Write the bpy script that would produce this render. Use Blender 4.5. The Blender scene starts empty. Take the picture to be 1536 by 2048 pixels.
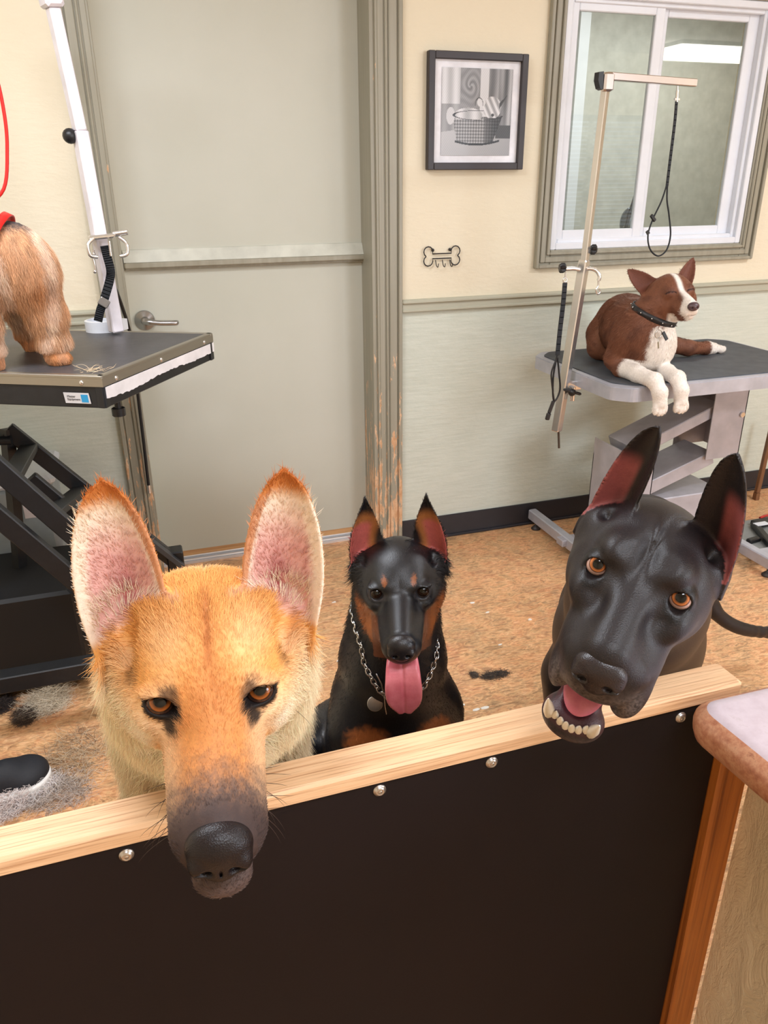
import bpy, math, random
import numpy as np
from mathutils import Vector, Matrix, noise

# ------------------------------------------------------------------ camera
F_PX = 1538.0
CAM_H = 1.45
RW = np.array([[0.94875617, -0.13198093, 0.28712849],
               [-0.31590214, -0.37247791, 0.87262021],
               [-0.00822021, -0.91860832, -0.39508378]])   # rows: world X, Y, Z seen in (right, down, forward)
SC = bpy.context.scene
COL = SC.collection
cam_data = bpy.data.cameras.new('camera')
cam = bpy.data.objects.new('camera', cam_data)
COL.objects.link(cam)
cam_data.sensor_fit = 'VERTICAL'
cam_data.sensor_height = 36.0
cam_data.lens = F_PX / 2048.0 * 36.0
cam_data.clip_start = 0.02
_m = Matrix.Identity(4)
for _i in range(3):
    _m[_i][0] = RW[_i][0]
    _m[_i][1] = -RW[_i][1]
    _m[_i][2] = -RW[_i][2]
_m[2][3] = CAM_H
cam.matrix_world = _m
SC.camera = cam

def ray(u, v):
    d = np.array([u - 768.0, v - 1024.0, F_PX])
    return RW @ (d / np.linalg.norm(d))

def at(u, v, x=None, y=None, z=None):
    """the world point seen at a pixel of the photograph on a plane x=, y= or z= const"""
    d = ray(u, v)
    if y is not None:
        t = y / d[1]
    elif z is not None:
        t = (z - CAM_H) / d[2]
    else:
        t = x / d[0]
    return Vector((d[0] * t, d[1] * t, CAM_H + d[2] * t))

# ------------------------------------------------------------------ world, lights, exposure
SC.view_settings.view_transform = 'Standard'
SC.view_settings.look = 'None'
SC.view_settings.exposure = -0.03
SC.view_settings.gamma = 1.0
SC.view_settings.use_curve_mapping = False
SC.cycles.max_bounces = 8
SC.cycles.use_denoising = True
world = bpy.data.worlds.new('world')
SC.world = world
world.use_nodes = True
world.node_tree.nodes['Background'].inputs[0].default_value = (0.9, 0.95, 1.0, 1)
world.node_tree.nodes['Background'].inputs[1].default_value = 1.5

def area(name, loc, target, sx, sy, power, color=(1, 1, 1)):
    l = bpy.data.lights.new(name, 'AREA')
    l.shape = 'RECTANGLE'
    l.size, l.size_y = sx, sy
    l.energy = power
    l.color = color
    o = bpy.data.objects.new(name, l)
    COL.objects.link(o)
    o.location = loc
    o.rotation_euler = (Vector(target) - Vector(loc)).to_track_quat('-Z', 'Y').to_euler()
    return o

WARM = (0.90, 0.955, 1.04)
area('ceiling_lamp_light', (0.5, -0.5, 2.50), (0.5, -0.5, 0), 1.25, 0.30, 36, WARM)
area('ceiling_lamp_light', (-0.45, 1.45, 2.50), (-0.45, 1.45, 0), 1.25, 0.30, 40, WARM)
area('ceiling_lamp_light', (2.9, 1.0, 2.50), (2.9, 1.0, 0), 1.25, 0.30, 38, WARM)
area('window_daylight', (2.85, -1.74, 1.5), (0.6, 1.8, 0.8), 1.25, 1.05, 70, (0.88, 0.95, 1.06))
area('next_room_fill_light', (3.0, 3.9, 2.50), (3.0, 3.9, 0), 1.2, 0.6, 30, (1.0, 0.99, 0.96))  # fill light added to brighten the room beyond; no known lamp there

# ------------------------------------------------------------------ helpers
def lin(c):
    r = []
    for v in c[:3]:
        v = v / 255.0
        r.append(v / 12.92 if v <= 0.04045 else ((v + 0.055) / 1.055) ** 2.4)
    return (r[0], r[1], r[2], 1.0)

def tag(o, label=None, cat=None, group=None, kind=None):
    if label: o['label'] = label
    if cat: o['category'] = cat
    if group: o['group'] = group
    if kind: o['kind'] = kind
    return o

def empty(name, loc, label, cat, group=None, rz=0.0):
    o = bpy.data.objects.new(name, None)
    COL.objects.link(o)
    o.location = loc
    o.rotation_euler = (0, 0, rz)
    o.empty_display_size = 0.05
    return tag(o, label, cat, group)

class NT:
    def __init__(s, name, rough=0.5, metal=0.0, spec=0.5, color=(200, 200, 200)):
        s.m = bpy.data.materials.new(name)
        s.m.use_nodes = True
        s.t = s.m.node_tree
        s.b = s.t.nodes['Principled BSDF']
        s.b.inputs['Roughness'].default_value = rough
        s.b.inputs['Metallic'].default_value = metal
        s.b.inputs['Specular IOR Level'].default_value = spec
        s.b.inputs['Base Color'].default_value = lin(color)
        s._tc = None
    def n(s, typ, **kw):
        nd = s.t.nodes.new(typ)
        for k, v in kw.items():
            if k in nd.inputs.keys() if isinstance(k, str) else False:
                nd.inputs[k].default_value = v
            else:
                setattr(nd, k, v)
        return nd
    def l(s, a, b):
        s.t.links.new(a, b)
    def coord(s, kind='Object', scale=(1, 1, 1), rot=(0, 0, 0)):
        tc = s.n('ShaderNodeTexCoord')
        mp = s.n('ShaderNodeMapping')
        mp.inputs['Scale'].default_value = scale
        mp.inputs['Rotation'].default_value = rot
        s.l(tc.outputs[kind], mp.inputs['Vector'])
        return mp.outputs['Vector']
    def noise(s, vec, scale, detail=4, rough=0.55, dist=0.0):
        nd = s.n('ShaderNodeTexNoise')
        nd.inputs['Scale'].default_value = scale
        nd.inputs['Detail'].default_value = detail
        nd.inputs['Roughness'].default_value = rough
        nd.inputs['Distortion'].default_value = dist
        s.l(vec, nd.inputs['Vector'])
        return nd.outputs['Fac']
    def ramp(s, fac, stops, interp='LINEAR'):
        nd = s.n('ShaderNodeValToRGB')
        cr = nd.color_ramp
        cr.interpolation = interp
        while len(cr.elements) < len(stops):
            cr.elements.new(0.5)
        for e, (p, c) in zip(cr.elements, stops):
            e.position = p
            e.color = lin(c) if max(c[:3]) > 1.001 or isinstance(c, list) else (c[0], c[1], c[2], 1)
        s.l(fac, nd.inputs['Fac'])
        return nd.outputs['Color']
    def mix(s, fac, a, b, blend='MIX'):
        nd = s.n('ShaderNodeMix')
        nd.data_type = 'RGBA'
        nd.blend_type = blend
        for sock, val in ((nd.inputs[0], fac), (nd.inputs[6], a), (nd.inputs[7], b)):
            if hasattr(val, 'links') or hasattr(val, 'is_linked'):
                s.l(val, sock)
            elif isinstance(val, (int, float)):
                sock.default_value = val
            else:
                sock.default_value = lin(val)
        return nd.outputs[2]
    def bump(s, h, strength=0.3, dist=0.002):
        nd = s.n('ShaderNodeBump')
        nd.inputs['Strength'].default_value = strength
        nd.inputs['Distance'].default_value = dist
        s.l(h, nd.inputs['Height'])
        s.l(nd.outputs['Normal'], s.b.inputs['Normal'])
        return nd
    def base(s, sock):
        s.l(sock, s.b.inputs['Base Color'])
        return s
    def attr(s, name='col'):
        nd = s.n('ShaderNodeAttribute')
        nd.attribute_name = name
        return nd.outputs['Color']

def plain(name, color, rough=0.5, metal=0.0, spec=0.5, var=0.06, scale=12.0, bump=0.0):
    k = NT(name, rough, metal, spec, color)
    v = k.coord()
    f = k.noise(v, scale, 5)
    c1 = tuple(max(0, x * (1 - var)) for x in color)
    c2 = tuple(min(255, x * (1 + var)) for x in color)
    k.base(k.ramp(f, [(0.3, list(c1)), (0.7, list(c2))]))
    if bump:
        k.bump(k.noise(v, scale * 12, 3), bump, 0.001)
    return k.m

class MB:
    """collects shapes and links them as ONE mesh object"""
    def __init__(s):
        s.v, s.f, s.sm = [], [], []
    def add(s, vs, fs, smooth=False):
        o = len(s.v)
        s.v += [tuple(v) for v in vs]
        s.f += [tuple(i + o for i in f) for f in fs]
        s.sm += [smooth] * len(fs)
        return s
    def box(s, lo, hi, M=None, bev=0.0):
        x0, y0, z0 = lo; x1, y1, z1 = hi
        if x0 > x1: x0, x1 = x1, x0
        if y0 > y1: y0, y1 = y1, y0
        if z0 > z1: z0, z1 = z1, z0
        b = min(bev, (x1 - x0) * .45, (y1 - y0) * .45, (z1 - z0) * .45)
        if b <= 0:
            vs = [Vector((x, y, z)) for z in (z0, z1) for y in (y0, y1) for x in (x0, x1)]
            fs = [(0, 2, 3, 1), (4, 5, 7, 6), (0, 1, 5, 4), (2, 6, 7, 3), (0, 4, 6, 2), (1, 3, 7, 5)]
        else:
            # chamfered box: rings in z
            def ring(dx, z):
                a, c = x0 + dx, x1 - dx; e, g = y0 + dx, y1 - dx
                r = b
                return [Vector(p) for p in ((a + r, e, z), (c - r, e, z), (c, e + r, z), (c, g - r, z), (c - r, g, z), (a + r, g, z), (a, g - r, z), (a, e + r, z))]
            rings = [ring(b, z0), ring(0, z0 + b), ring(0, z1 - b), ring(b, z1)]
            vs = [p for r_ in rings for p in r_]
            fs = [tuple(range(7, -1, -1)), tuple(range(24, 32))]
            for k in range(3):
                for i in range(8):
                    j = (i + 1) % 8
                    fs.append((k * 8 + i, k * 8 + j, k * 8 + 8 + j, k * 8 + 8 + i))
        if M is not None:
            vs = [M @ v for v in vs]
        return s.add(vs, fs)
    def bar(s, a, b, w, h, up=(0, 0, 1), bev=0.0):
        """box beam from a to b, w wide (sideways) and h high (along up)"""
        a, b = Vector(a), Vector(b)
        d = (b - a); L = d.length; d.normalize()
        up = Vector(up); sx = d.cross(up)
        if sx.length < 1e-6: sx = d.cross(Vector((1, 0, 0)))
        sx.normalize(); uz = sx.cross(d).normalized()
        M = Matrix((( sx.x, d.x, uz.x, a.x), (sx.y, d.y, uz.y, a.y), (sx.z, d.z, uz.z, a.z), (0, 0, 0, 1)))
        return s.box((-w / 2, 0, -h / 2), (w / 2, L, h / 2), M, bev)
    def tube(s, pts, r, n=10, cap=True, closed=False):
        pts = [Vector(p) for p in pts]
        m = len(pts)
        rs = r if isinstance(r, (list, tuple)) else [r] * m
        prev = None; vs = []
        for i, p in enumerate(pts):
            if closed:
                t = pts[(i + 1) % m] - pts[i - 1]
            else:
                t = pts[min(i + 1, m - 1)] - pts[max(i - 1, 0)]
            t.normalize()
            if prev is None:
                prev = t.orthogonal().normalized()
            u = (prev - t * prev.dot(t))
            if u.length < 1e-6: u = t.orthogonal()
            u.normalize(); prev = u; w = t.cross(u)
            for k in range(n):
                a = 2 * math.pi * k / n
                vs.append(p + (u * math.cos(a) + w * math.sin(a)) * rs[i])
        fs = []
        for i in range(m if closed else m - 1):
            j = (i + 1) % m
            for k in range(n):
                l = (k + 1) % n
                fs.append((i * n + k, i * n + l, j * n + l, j * n + k))
        s.add(vs, fs, True)
        if cap and not closed:
            s.add(vs[:n], [tuple(range(n - 1, -1, -1))]); s.add(vs[-n:], [tuple(range(n))])
        return s
    def cyl(s, a, b, r, n=20, r2=None, smooth=True):
        a, b = Vector(a), Vector(b)
        d = (b - a).normalized(); u = d.orthogonal().normalized(); w = d.cross(u)
        r2 = r if r2 is None else r2
        A = [a + (u * math.cos(2 * math.pi * k / n) + w * math.sin(2 * math.pi * k / n)) * r for k in range(n)]
        B = [b + (u * math.cos(2 * math.pi * k / n) + w * math.sin(2 * math.pi * k / n)) * r2 for k in range(n)]
        s.add(A + B, [(k, (k + 1) % n, n + (k + 1) % n, n + k) for k in range(n)], smooth)
        s.add(A, [tuple(range(n - 1, -1, -1))]); s.add(B, [tuple(range(n))])
        return s
    def lathe(s, prof, M, n=28):
        """prof: (r, z) points; spun round local z then placed by M"""
        vs = []
        for r, z in prof:
            for k in range(n):
                a = 2 * math.pi * k / n
                vs.append(M @ Vector((max(r, 1e-5) * math.cos(a), max(r, 1e-5) * math.sin(a), z)))
        fs = []
        for i in range(len(prof) - 1):
            for k in range(n):
                l = (k + 1) % n
                fs.append((i * n + k, i * n + l, (i + 1) * n + l, (i + 1) * n + k))
        return s.add(vs, fs, True)
    def prism(s, pts, thick, M=None):
        """polygon pts (x, z) extruded along local y by thick (0..thick)"""
        M = M or Matrix.Identity(4)
        n = len(pts)
        A = [M @ Vector((p[0], 0, p[1])) for p in pts]
        B = [M @ Vector((p[0], thick, p[1])) for p in pts]
        s.add(A + B, [tuple(range(n)), tuple(range(2 * n - 1, n - 1, -1))] + [(k, n + k, n + (k + 1) % n, (k + 1) % n) for k in range(n)])
        return s
    def sphere(s, c, r, n=16, sc=(1, 1, 1)):
        c = Vector(c); vs = []; fs = []
        m = n // 2
        for i in range(m + 1):
            th = math.pi * i / m
            for k in range(n):
                a = 2 * math.pi * k / n
                vs.append(c + Vector((math.sin(th) * math.cos(a) * sc[0], math.sin(th) * math.sin(a) * sc[1], math.cos(th) * sc[2])) * r)
        for i in range(m):
            for k in range(n):
                l = (k + 1) % n
                fs.append((i * n + k, (i + 1) * n + k, (i + 1) * n + l, i * n + l))
        return s.add(vs, fs, True)
    def build(s, name, mat, parent=None, kind=None, recalc=True):
        me = bpy.data.meshes.new(name)
        # origin: centre of the base of the shape, unless it is a child
        vs = np.array(s.v, dtype=float)
        lo, hi = vs.min(0), vs.max(0)
        org = np.array([(lo[0] + hi[0]) / 2, (lo[1] + hi[1]) / 2, lo[2]])
        me.from_pydata((vs - org).tolist(), [], s.f)
        me.polygons.foreach_set('use_smooth', s.sm)
        me.validate()
        if recalc:
            import bmesh
            bm = bmesh.new(); bm.from_mesh(me)
            bmesh.ops.recalc_face_normals(bm, faces=bm.faces)
            bm.to_mesh(me); bm.free()
        me.materials.append(mat)
        o = bpy.data.objects.new(name, me)
        COL.objects.link(o)
        o.location = org
        if parent is not None:
            o.parent = parent
            o.matrix_parent_inverse = parent_inv(parent)
        if kind: o['kind'] = kind
        return o

def parent_inv(p):
    return world_of(p).inverted()

def world_of(o):
    M = Matrix.LocRotScale(o.location, o.rotation_euler.to_quaternion(), o.scale)
    if o.parent is not None:
        return world_of(o.parent) @ o.matrix_parent_inverse @ M
    return M

def frame_matrix(o, x, y, z):
    x, y, z, o = Vector(x), Vector(y), Vector(z), Vector(o)
    return Matrix(((x.x, y.x, z.x, o.x), (x.y, y.y, z.y, o.y), (x.z, y.z, z.z, o.z), (0, 0, 0, 1)))

def catmull(pts, n=8, closed=False):
    P = [Vector(p) for p in pts]; out = []
    m = len(P)
    rng = range(m) if closed else range(m - 1)
    for i in rng:
        if closed:
            p0, p1, p2, p3 = P[i - 1], P[i], P[(i + 1) % m], P[(i + 2) % m]
        else:
            p0, p1, p2, p3 = P[max(i - 1, 0)], P[i], P[i + 1], P[min(i + 2, m - 1)]
        for k in range(n):
            t = k / n
            out.append(0.5 * ((2 * p1) + (p2 - p0) * t + (2 * p0 - 5 * p1 + 4 * p2 - p3) * t * t + (3 * p1 - p0 - 3 * p2 + p3) * t ** 3))
    if not closed: out.append(P[-1])
    return out
# ------------------------------------------------------------------ soft bodies: distance fields meshed with surface nets
f32 = np.float32
def A(*v): return np.array(v, dtype=f32)
def smin(a, b, k):
    h = np.clip(0.5 + 0.5 * (b - a) / k, 0, 1)
    return b + (a - b) * h - k * h * (1 - h)
def smax(a, b, k): return -smin(-a, -b, k)
def ell(P, c, r, M=None):
    q = P - A(*c)
    if M is not None: q = q @ np.asarray(M, dtype=f32)
    r = A(*r)
    k0 = np.sqrt(((q / r) ** 2).sum(1)); k1 = np.sqrt(((q / (r * r)) ** 2).sum(1)) + 1e-9
    return k0 * (k0 - 1.0) / k1
def cap(P, a, b, ra, rb, sc=None):
    a, b = A(*a), A(*b)
    if sc is not None:
        s_ = A(*sc); P = P * s_; a = a * s_; b = b * s_
    ba = b - a; q = P - a
    h = np.clip((q @ ba) / (ba @ ba), 0, 1)
    return np.sqrt(((q - h[:, None] * ba) ** 2).sum(1)) - (ra + (rb - ra) * h)
def chain(P, pts, k=0.02):
    """tapered limb through (x, y, z, r) points"""
    d = None
    for p, q in zip(pts[:-1], pts[1:]):
        e = cap(P, p[:3], q[:3], p[3], q[3])
        d = e if d is None else smin(d, e, k)
    return d
def mir(L):
    q = L.copy(); q[:, 0] = np.abs(q[:, 0]); return q
def rotm(ax, ay, az):
    """numpy rotation, columns are the local axes"""
    m = Matrix.Rotation(az, 3, 'Z') @ Matrix.Rotation(ay, 3, 'Y') @ Matrix.Rotation(ax, 3, 'X')
    return np.array(m, dtype=f32)
def sstep(a, b, x):
    t = np.clip((x - a) / (b - a), 0, 1); return t * t * (3 - 2 * t)
def ear_field(P, base, tip, wide, L_half, thick, cup, lean=0.0, peak=0.3, pw=0.75, inner=1.0, base_w=0.85, fold=0.0):
    """a leaf-shaped ear; base, tip: points; wide: direction across (towards the outer edge)"""
    base, tip = A(*base), A(*tip)
    v = tip - base; L = np.sqrt(v @ v); v = v / L
    u = A(*wide); u = u - v * (u @ v); u /= np.sqrt(u @ u)
    w = np.cross(u, v)              # normal; sign chosen by the caller through the cup sign
    q = P - base
    a, b, c = q @ u, q @ v, q @ w
    t = b / L
    prof = np.where(t < peak, base_w + (1 - base_w) * sstep(-0.25, peak, t),
                    np.clip(1 - np.clip((t - peak) / (1 - peak), 0, 1) ** (1.9), 0, 1) ** pw)
    h = L_half * prof
    hh = np.where(a < 0, h * inner, h)
    s_ = np.clip(a / np.maximum(hh, 0.004), -1.3, 1.3)
    w0 = cup * (1 - s_ ** 2) * (1 - 0.75 * np.clip(t, 0, 1)) + lean * np.clip(t, 0, 1) ** 2 + fold * np.clip(t - .55, 0, 1) ** 2
    th = thick * (1.25 - 0.5 * np.clip(t, 0, 1))
    dx = np.abs(a) - hh + th
    dy = np.abs(c - w0) * 0.85
    dz = np.maximum(-t * L - 0.03, (t - 1) * L)
    dx = np.maximum(dx * 0.8, dz)
    out = np.sqrt(np.maximum(dx, 0) ** 2 + dy ** 2) - th
    return out.astype(f32), a / L_half, t, c - w0

def surf_net(field, lo, hi, vox, newton=2):
    B = 8
    lo = np.asarray(lo, float); hi = np.asarray(hi, float)
    nb = np.ceil((hi - lo) / (vox * B)).astype(int)
    n = nb * B
    g = [lo[i] + (np.arange(n[i])) * vox for i in range(3)]
    cx = [lo[i] + (np.arange(nb[i]) + 0.5) * vox * B for i in range(3)]
    C = np.stack(np.meshgrid(*cx, indexing='ij'), -1).reshape(-1, 3).astype(f32)
    dc = np.concatenate([field(C[i:i + 60000]) for i in range(0, len(C), 60000)])
    keep = np.abs(dc) < vox * B * 0.9 * 1.75
    D = np.repeat(np.repeat(np.repeat(np.where(dc < 0, -1, 1).reshape(nb).astype(f32), B, 0), B, 1), B, 2)
    idx = np.argwhere(keep.reshape(nb))
    off = np.stack(np.meshgrid(*[np.arange(B)] * 3, indexing='ij'), -1).reshape(-1, 3)
    for i in range(0, len(idx), 160):
        blk = idx[i:i + 160]
        I = (blk[:, None, :] * B + off[None]).reshape(-1, 3)
        P = (lo + I * vox).astype(f32)
        D[I[:, 0], I[:, 1], I[:, 2]] = field(P)
    S = D < 0
    m = np.zeros(np.array(S.shape) - 1, np.int8)
    for dx in (0, 1):
        for dy in (0, 1):
            for dz in (0, 1):
                m += S[dx:S.shape[0] - 1 + dx, dy:S.shape[1] - 1 + dy, dz:S.shape[2] - 1 + dz]
    cells = np.argwhere((m > 0) & (m < 8))
    vid = np.full(m.shape, -1, np.int32)
    vid[cells[:, 0], cells[:, 1], cells[:, 2]] = np.arange(len(cells))
    acc = np.zeros((len(cells), 3)); cnt = np.zeros(len(cells))
    corners = [(a, b, c) for a in (0, 1) for b in (0, 1) for c in (0, 1)]
    for ci, a in enumerate(corners):
        for b in corners[ci + 1:]:
            if sum(abs(a[k] - b[k]) for k in range(3)) != 1: continue
            ia = cells + a; ib = cells + b
            da = D[ia[:, 0], ia[:, 1], ia[:, 2]]; db = D[ib[:, 0], ib[:, 1], ib[:, 2]]
            x = (da < 0) != (db < 0)
            t = np.where(x, da / np.where(x, da - db, 1), 0)[:, None]
            p = np.array(a) + (np.array(b) - np.array(a)) * t
            acc[x] += p[x]; cnt[x] += 1
    V = lo + (cells + acc / cnt[:, None]) * vox
    quads = []
    for ax in range(3):
        o1, o2 = [(1, 2), (2, 0), (0, 1)][ax]
        sl0 = [slice(None)] * 3; sl1 = [slice(None)] * 3
        sl0[ax] = slice(0, -1); sl1[ax] = slice(1, None)
        ch = S[tuple(sl0)] != S[tuple(sl1)]
        E = np.argwhere(ch)
        E = E[(E[:, o1] > 0) & (E[:, o2] > 0) & (E[:, o1] < S.shape[o1] - 1) & (E[:, o2] < S.shape[o2] - 1)]
        ins = S[E[:, 0], E[:, 1], E[:, 2]]
        q = []
        for d1, d2 in ((1, 1), (0, 1), (0, 0), (1, 0)):
            c = E.copy(); c[:, o1] -= d1; c[:, o2] -= d2
            q.append(vid[c[:, 0], c[:, 1], c[:, 2]])
        q = np.stack(q, 1)
        q[~ins] = q[~ins][:, ::-1]
        quads.append(q[(q >= 0).all(1)])
    Q = np.concatenate(quads)
    e = vox * 0.35
    for it in range(newton):
        d = []; G = []
        for i in range(0, len(V), 80000):
            P = V[i:i + 80000].astype(f32)
            d0 = field(P)
            gr = np.stack([(field(P + A(*[e if k == j else 0 for k in range(3)])) - d0) / e for j in range(3)], 1)
            d.append(d0); G.append(gr)
        d = np.concatenate(d); G = np.concatenate(G)
        g2 = (G ** 2).sum(1) + 1e-6
        st = -(d / g2)[:, None] * G
        ln = np.sqrt((st ** 2).sum(1)); st *= np.minimum(1, 0.5 * vox / (ln + 1e-9))[:, None]
        V = V + st
    return V, Q

def mesh_np(name, V, Q, mat, parent=None, cols=None, smooth=True, smooth_iter=0):
    V = np.asarray(V, float)
    lo, hi = V.min(0), V.max(0)
    org = np.array([(lo[0] + hi[0]) / 2, (lo[1] + hi[1]) / 2, lo[2]])
    me = bpy.data.meshes.new(name)
    k = Q.shape[1]
    me.vertices.add(len(V)); me.vertices.foreach_set('co', (V - org).astype(f32).ravel())
    me.loops.add(Q.size); me.loops.foreach_set('vertex_index', Q.astype(np.int32).ravel())
    me.polygons.add(len(Q)); me.polygons.foreach_set('loop_start', np.arange(0, Q.size, k, dtype=np.int32))
    me.polygons.foreach_set('use_smooth', np.full(len(Q), smooth))
    me.update(calc_edges=True)
    if cols is not None:
        a = me.attributes.new('col', 'FLOAT_COLOR', 'POINT')
        c4 = np.ones((len(V), 4), f32); c4[:, :3] = cols[:, :3]
        a.data.foreach_set('color', c4.ravel())
        if cols.shape[1] > 3:
            a = me.attributes.new('gloss', 'FLOAT', 'POINT'); a.data.foreach_set('value', cols[:, 3].astype(f32))
    me.materials.append(mat)
    o = bpy.data.objects.new(name, me); COL.objects.link(o); o.location = org
    if parent is not None:
        o.parent = parent; o.matrix_parent_inverse = parent_inv(parent)
    return o

def normals_of(V, Q):
    n = np.cross(V[Q[:, 2]] - V[Q[:, 0]], V[Q[:, 3]] - V[Q[:, 1]])
    area_ = 0.5 * np.sqrt((n ** 2).sum(1))
    N = np.zeros_like(V)
    for k in range(4): np.add.at(N, Q[:, k], n)
    N /= (np.sqrt((N ** 2).sum(1))[:, None] + 1e-12)
    return N, area_

def lin_np(c):
    return np.array(lin(c)[:3], dtype=f32)

def hairs(name, root, Nrm, direc, length, col, mat, parent, rad=0.00018, npts=5, lift=0.35, curl=0.0, rng=None, droop=None):
    """fur as real hair curves: root, normal, combing direction, length and colour per hair"""
    n = len(root); rng = rng or np.random.default_rng(1)
    T = direc - Nrm * (direc * Nrm).sum(1)[:, None]
    T /= (np.sqrt((T ** 2).sum(1))[:, None] + 1e-9)
    side = np.cross(T, Nrm)
    T = T + side * rng.normal(0, 0.22, (n, 1)); T /= np.sqrt((T ** 2).sum(1))[:, None]
    lf = np.clip(lift * (1 + rng.normal(0, 0.35, n)), 0.05, 2)[:, None]
    L = (length * rng.uniform(0.65, 1.2, n))[:, None]
    pts = np.zeros((n, npts, 3)); ph = rng.uniform(0, 6.28, n)[:, None]
    D0 = Nrm * lf + T; D0 /= np.sqrt((D0 ** 2).sum(1))[:, None]
    p = root - Nrm * 0.0008
    pts[:, 0] = p
    for k in range(1, npts):
        t = k / (npts - 1)
        D = D0 * (1 - 0.55 * t) + T * 0.55 * t
        if droop is not None: D = D + droop[None] * t
        if curl: D = D + side * np.sin(ph + t * 5.0) * curl + Nrm * np.cos(ph * 1.7 + t * 4.0) * curl * 0.6
        D = D / np.sqrt((D ** 2).sum(1))[:, None]
        p = p + D * L / (npts - 1)
        pts[:, k] = p
    cu = bpy.data.hair_curves.new(name)
    cu.add_curves([npts] * n)
    lo, hi = pts.reshape(-1, 3).min(0), pts.reshape(-1, 3).max(0)
    org = np.array([(lo[0] + hi[0]) / 2, (lo[1] + hi[1]) / 2, lo[2]])
    cu.attributes['position'].data.foreach_set('vector', (pts - org).astype(f32).ravel())
    ra = cu.attributes.get('radius') or cu.attributes.new('radius', 'FLOAT', 'POINT')
    prof = np.array([1.0, 0.95, 0.8, 0.55, 0.12]) if npts == 5 else np.linspace(1, 0.12, npts) ** 0.7
    ra.data.foreach_set('value', np.tile(prof * rad, n).astype(f32))
    c = cu.attributes.new('col', 'FLOAT_COLOR', 'CURVE')
    c4 = np.ones((n, 4), f32); c4[:, :3] = col
    c.data.foreach_set('color', c4.ravel())
    cu.materials.append(mat)
    o = bpy.data.objects.new(name, cu); COL.objects.link(o); o.location = org
    if parent is not None:
        o.parent = parent; o.matrix_parent_inverse = parent_inv(parent)
    return o

def scatter(V, Q, dens, rng):
    """random points on the mesh: dens(face centres) = hairs per square metre"""
    N, ar = normals_of(V, Q)
    Cc = V[Q].mean(1)
    w = ar * dens(Cc, N[Q].mean(1))
    tot = w.sum(); n = int(tot)
    f = rng.choice(len(Q), n, p=w / tot)
    a, b = rng.random((2, n))
    q = V[Q[f]]; 
    p = (q[:, 0] * ((1 - a) * (1 - b))[:, None] + q[:, 1] * (a * (1 - b))[:, None] + q[:, 2] * (a * b)[:, None] + q[:, 3] * ((1 - a) * b)[:, None])
    nn = N[Q[f]].mean(1); nn /= np.sqrt((nn ** 2).sum(1))[:, None]
    return p, nn

def fur_mat(name, rough=0.6, spec=0.3):
    k = NT(name, rough, 0, spec)
    k.base(k.attr())
    return k.m

def skin_mat(name, rough=0.55, bump=0.25, bscale=900, spec=0.4, sheen=0.0):
    k = NT(name, rough, 0, spec)
    v = k.coord()
    f = k.noise(v, 160, 3)
    k.base(k.mix(0.35, k.attr(), k.mix(1.0, k.attr(), k.ramp(f, [(0.3, (0.55, 0.55, 0.55)), (0.7, (1.0, 1.0, 1.0))]), 'MULTIPLY')))
    g = k.n('ShaderNodeAttribute'); g.attribute_name = 'gloss'
    mr = k.n('ShaderNodeMapRange'); mr.inputs[3].default_value = rough; mr.inputs[4].default_value = 0.22
    k.l(g.outputs['Fac'], mr.inputs[0]); k.l(mr.outputs[0], k.b.inputs['Roughness'])
    if bump: k.bump(k.noise(v, bscale, 2), bump, 0.0008)
    k.b.inputs['Sheen Weight'].default_value = sheen
    return k.m

def eye_mat(name, iris, dark=(20, 10, 6), iris_r=0.36, pupil_r=0.2, white=(70, 45, 35), rim=None):
    """the gaze is the local -Y axis of the eye"""
    k = NT(name, 0.06, 0, 0.25)
    tc = k.n('ShaderNodeTexCoord')
    nv = k.n('ShaderNodeVectorMath', operation='NORMALIZE'); k.l(tc.outputs['Object'], nv.inputs[0])
    dt = k.n('ShaderNodeVectorMath', operation='DOT_PRODUCT'); k.l(nv.outputs[0], dt.inputs[0]); dt.inputs[1].default_value = (0, -1, 0)
    ac = k.n('ShaderNodeMath', operation='ARCCOSINE'); k.l(dt.outputs['Value'], ac.inputs[0])
    fr = k.n('ShaderNodeMath', operation='DIVIDE'); k.l(ac.outputs[0], fr.inputs[0]); fr.inputs[1].default_value = math.pi / 2
    ir2 = tuple(c * 0.55 for c in iris)
    k.base(k.ramp(fr.outputs[0], [(0.0, [5, 4, 4]), (pupil_r, [5, 4, 4]), (pupil_r + 0.03, list(ir2)), ((pupil_r + iris_r) * .55, list(iris)), (iris_r - 0.04, list(iris)), (iris_r + 0.01, list(dark)), (iris_r + 0.1, list(white))]))
    k.b.inputs['Coat Weight'].default_value = 0.4
    k.b.inputs['Coat Roughness'].default_value = 0.02
    return k.m

class Head:
    """frame of a dog's head: x to its left, y backwards, z up, origin between the eyes"""
    def __init__(s, R, t, sc=1.0):
        s.R = np.asarray(R, dtype=f32); s.t = A(*t); s.s = sc
    def loc(s, P): return ((P.astype(f32) - s.t) @ s.R) / s.s
    def w(s, p): return Vector((s.R @ (A(*p) * s.s) + s.t).tolist())
    def wd(s, D): return D @ s.R.T
    def M(s, p=(0, 0, 0)):
        o = s.w(p); R = s.R
        return Matrix([[R[i][0], R[i][1], R[i][2], o[i]] for i in range(3)] + [[0, 0, 0, 1]])

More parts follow.
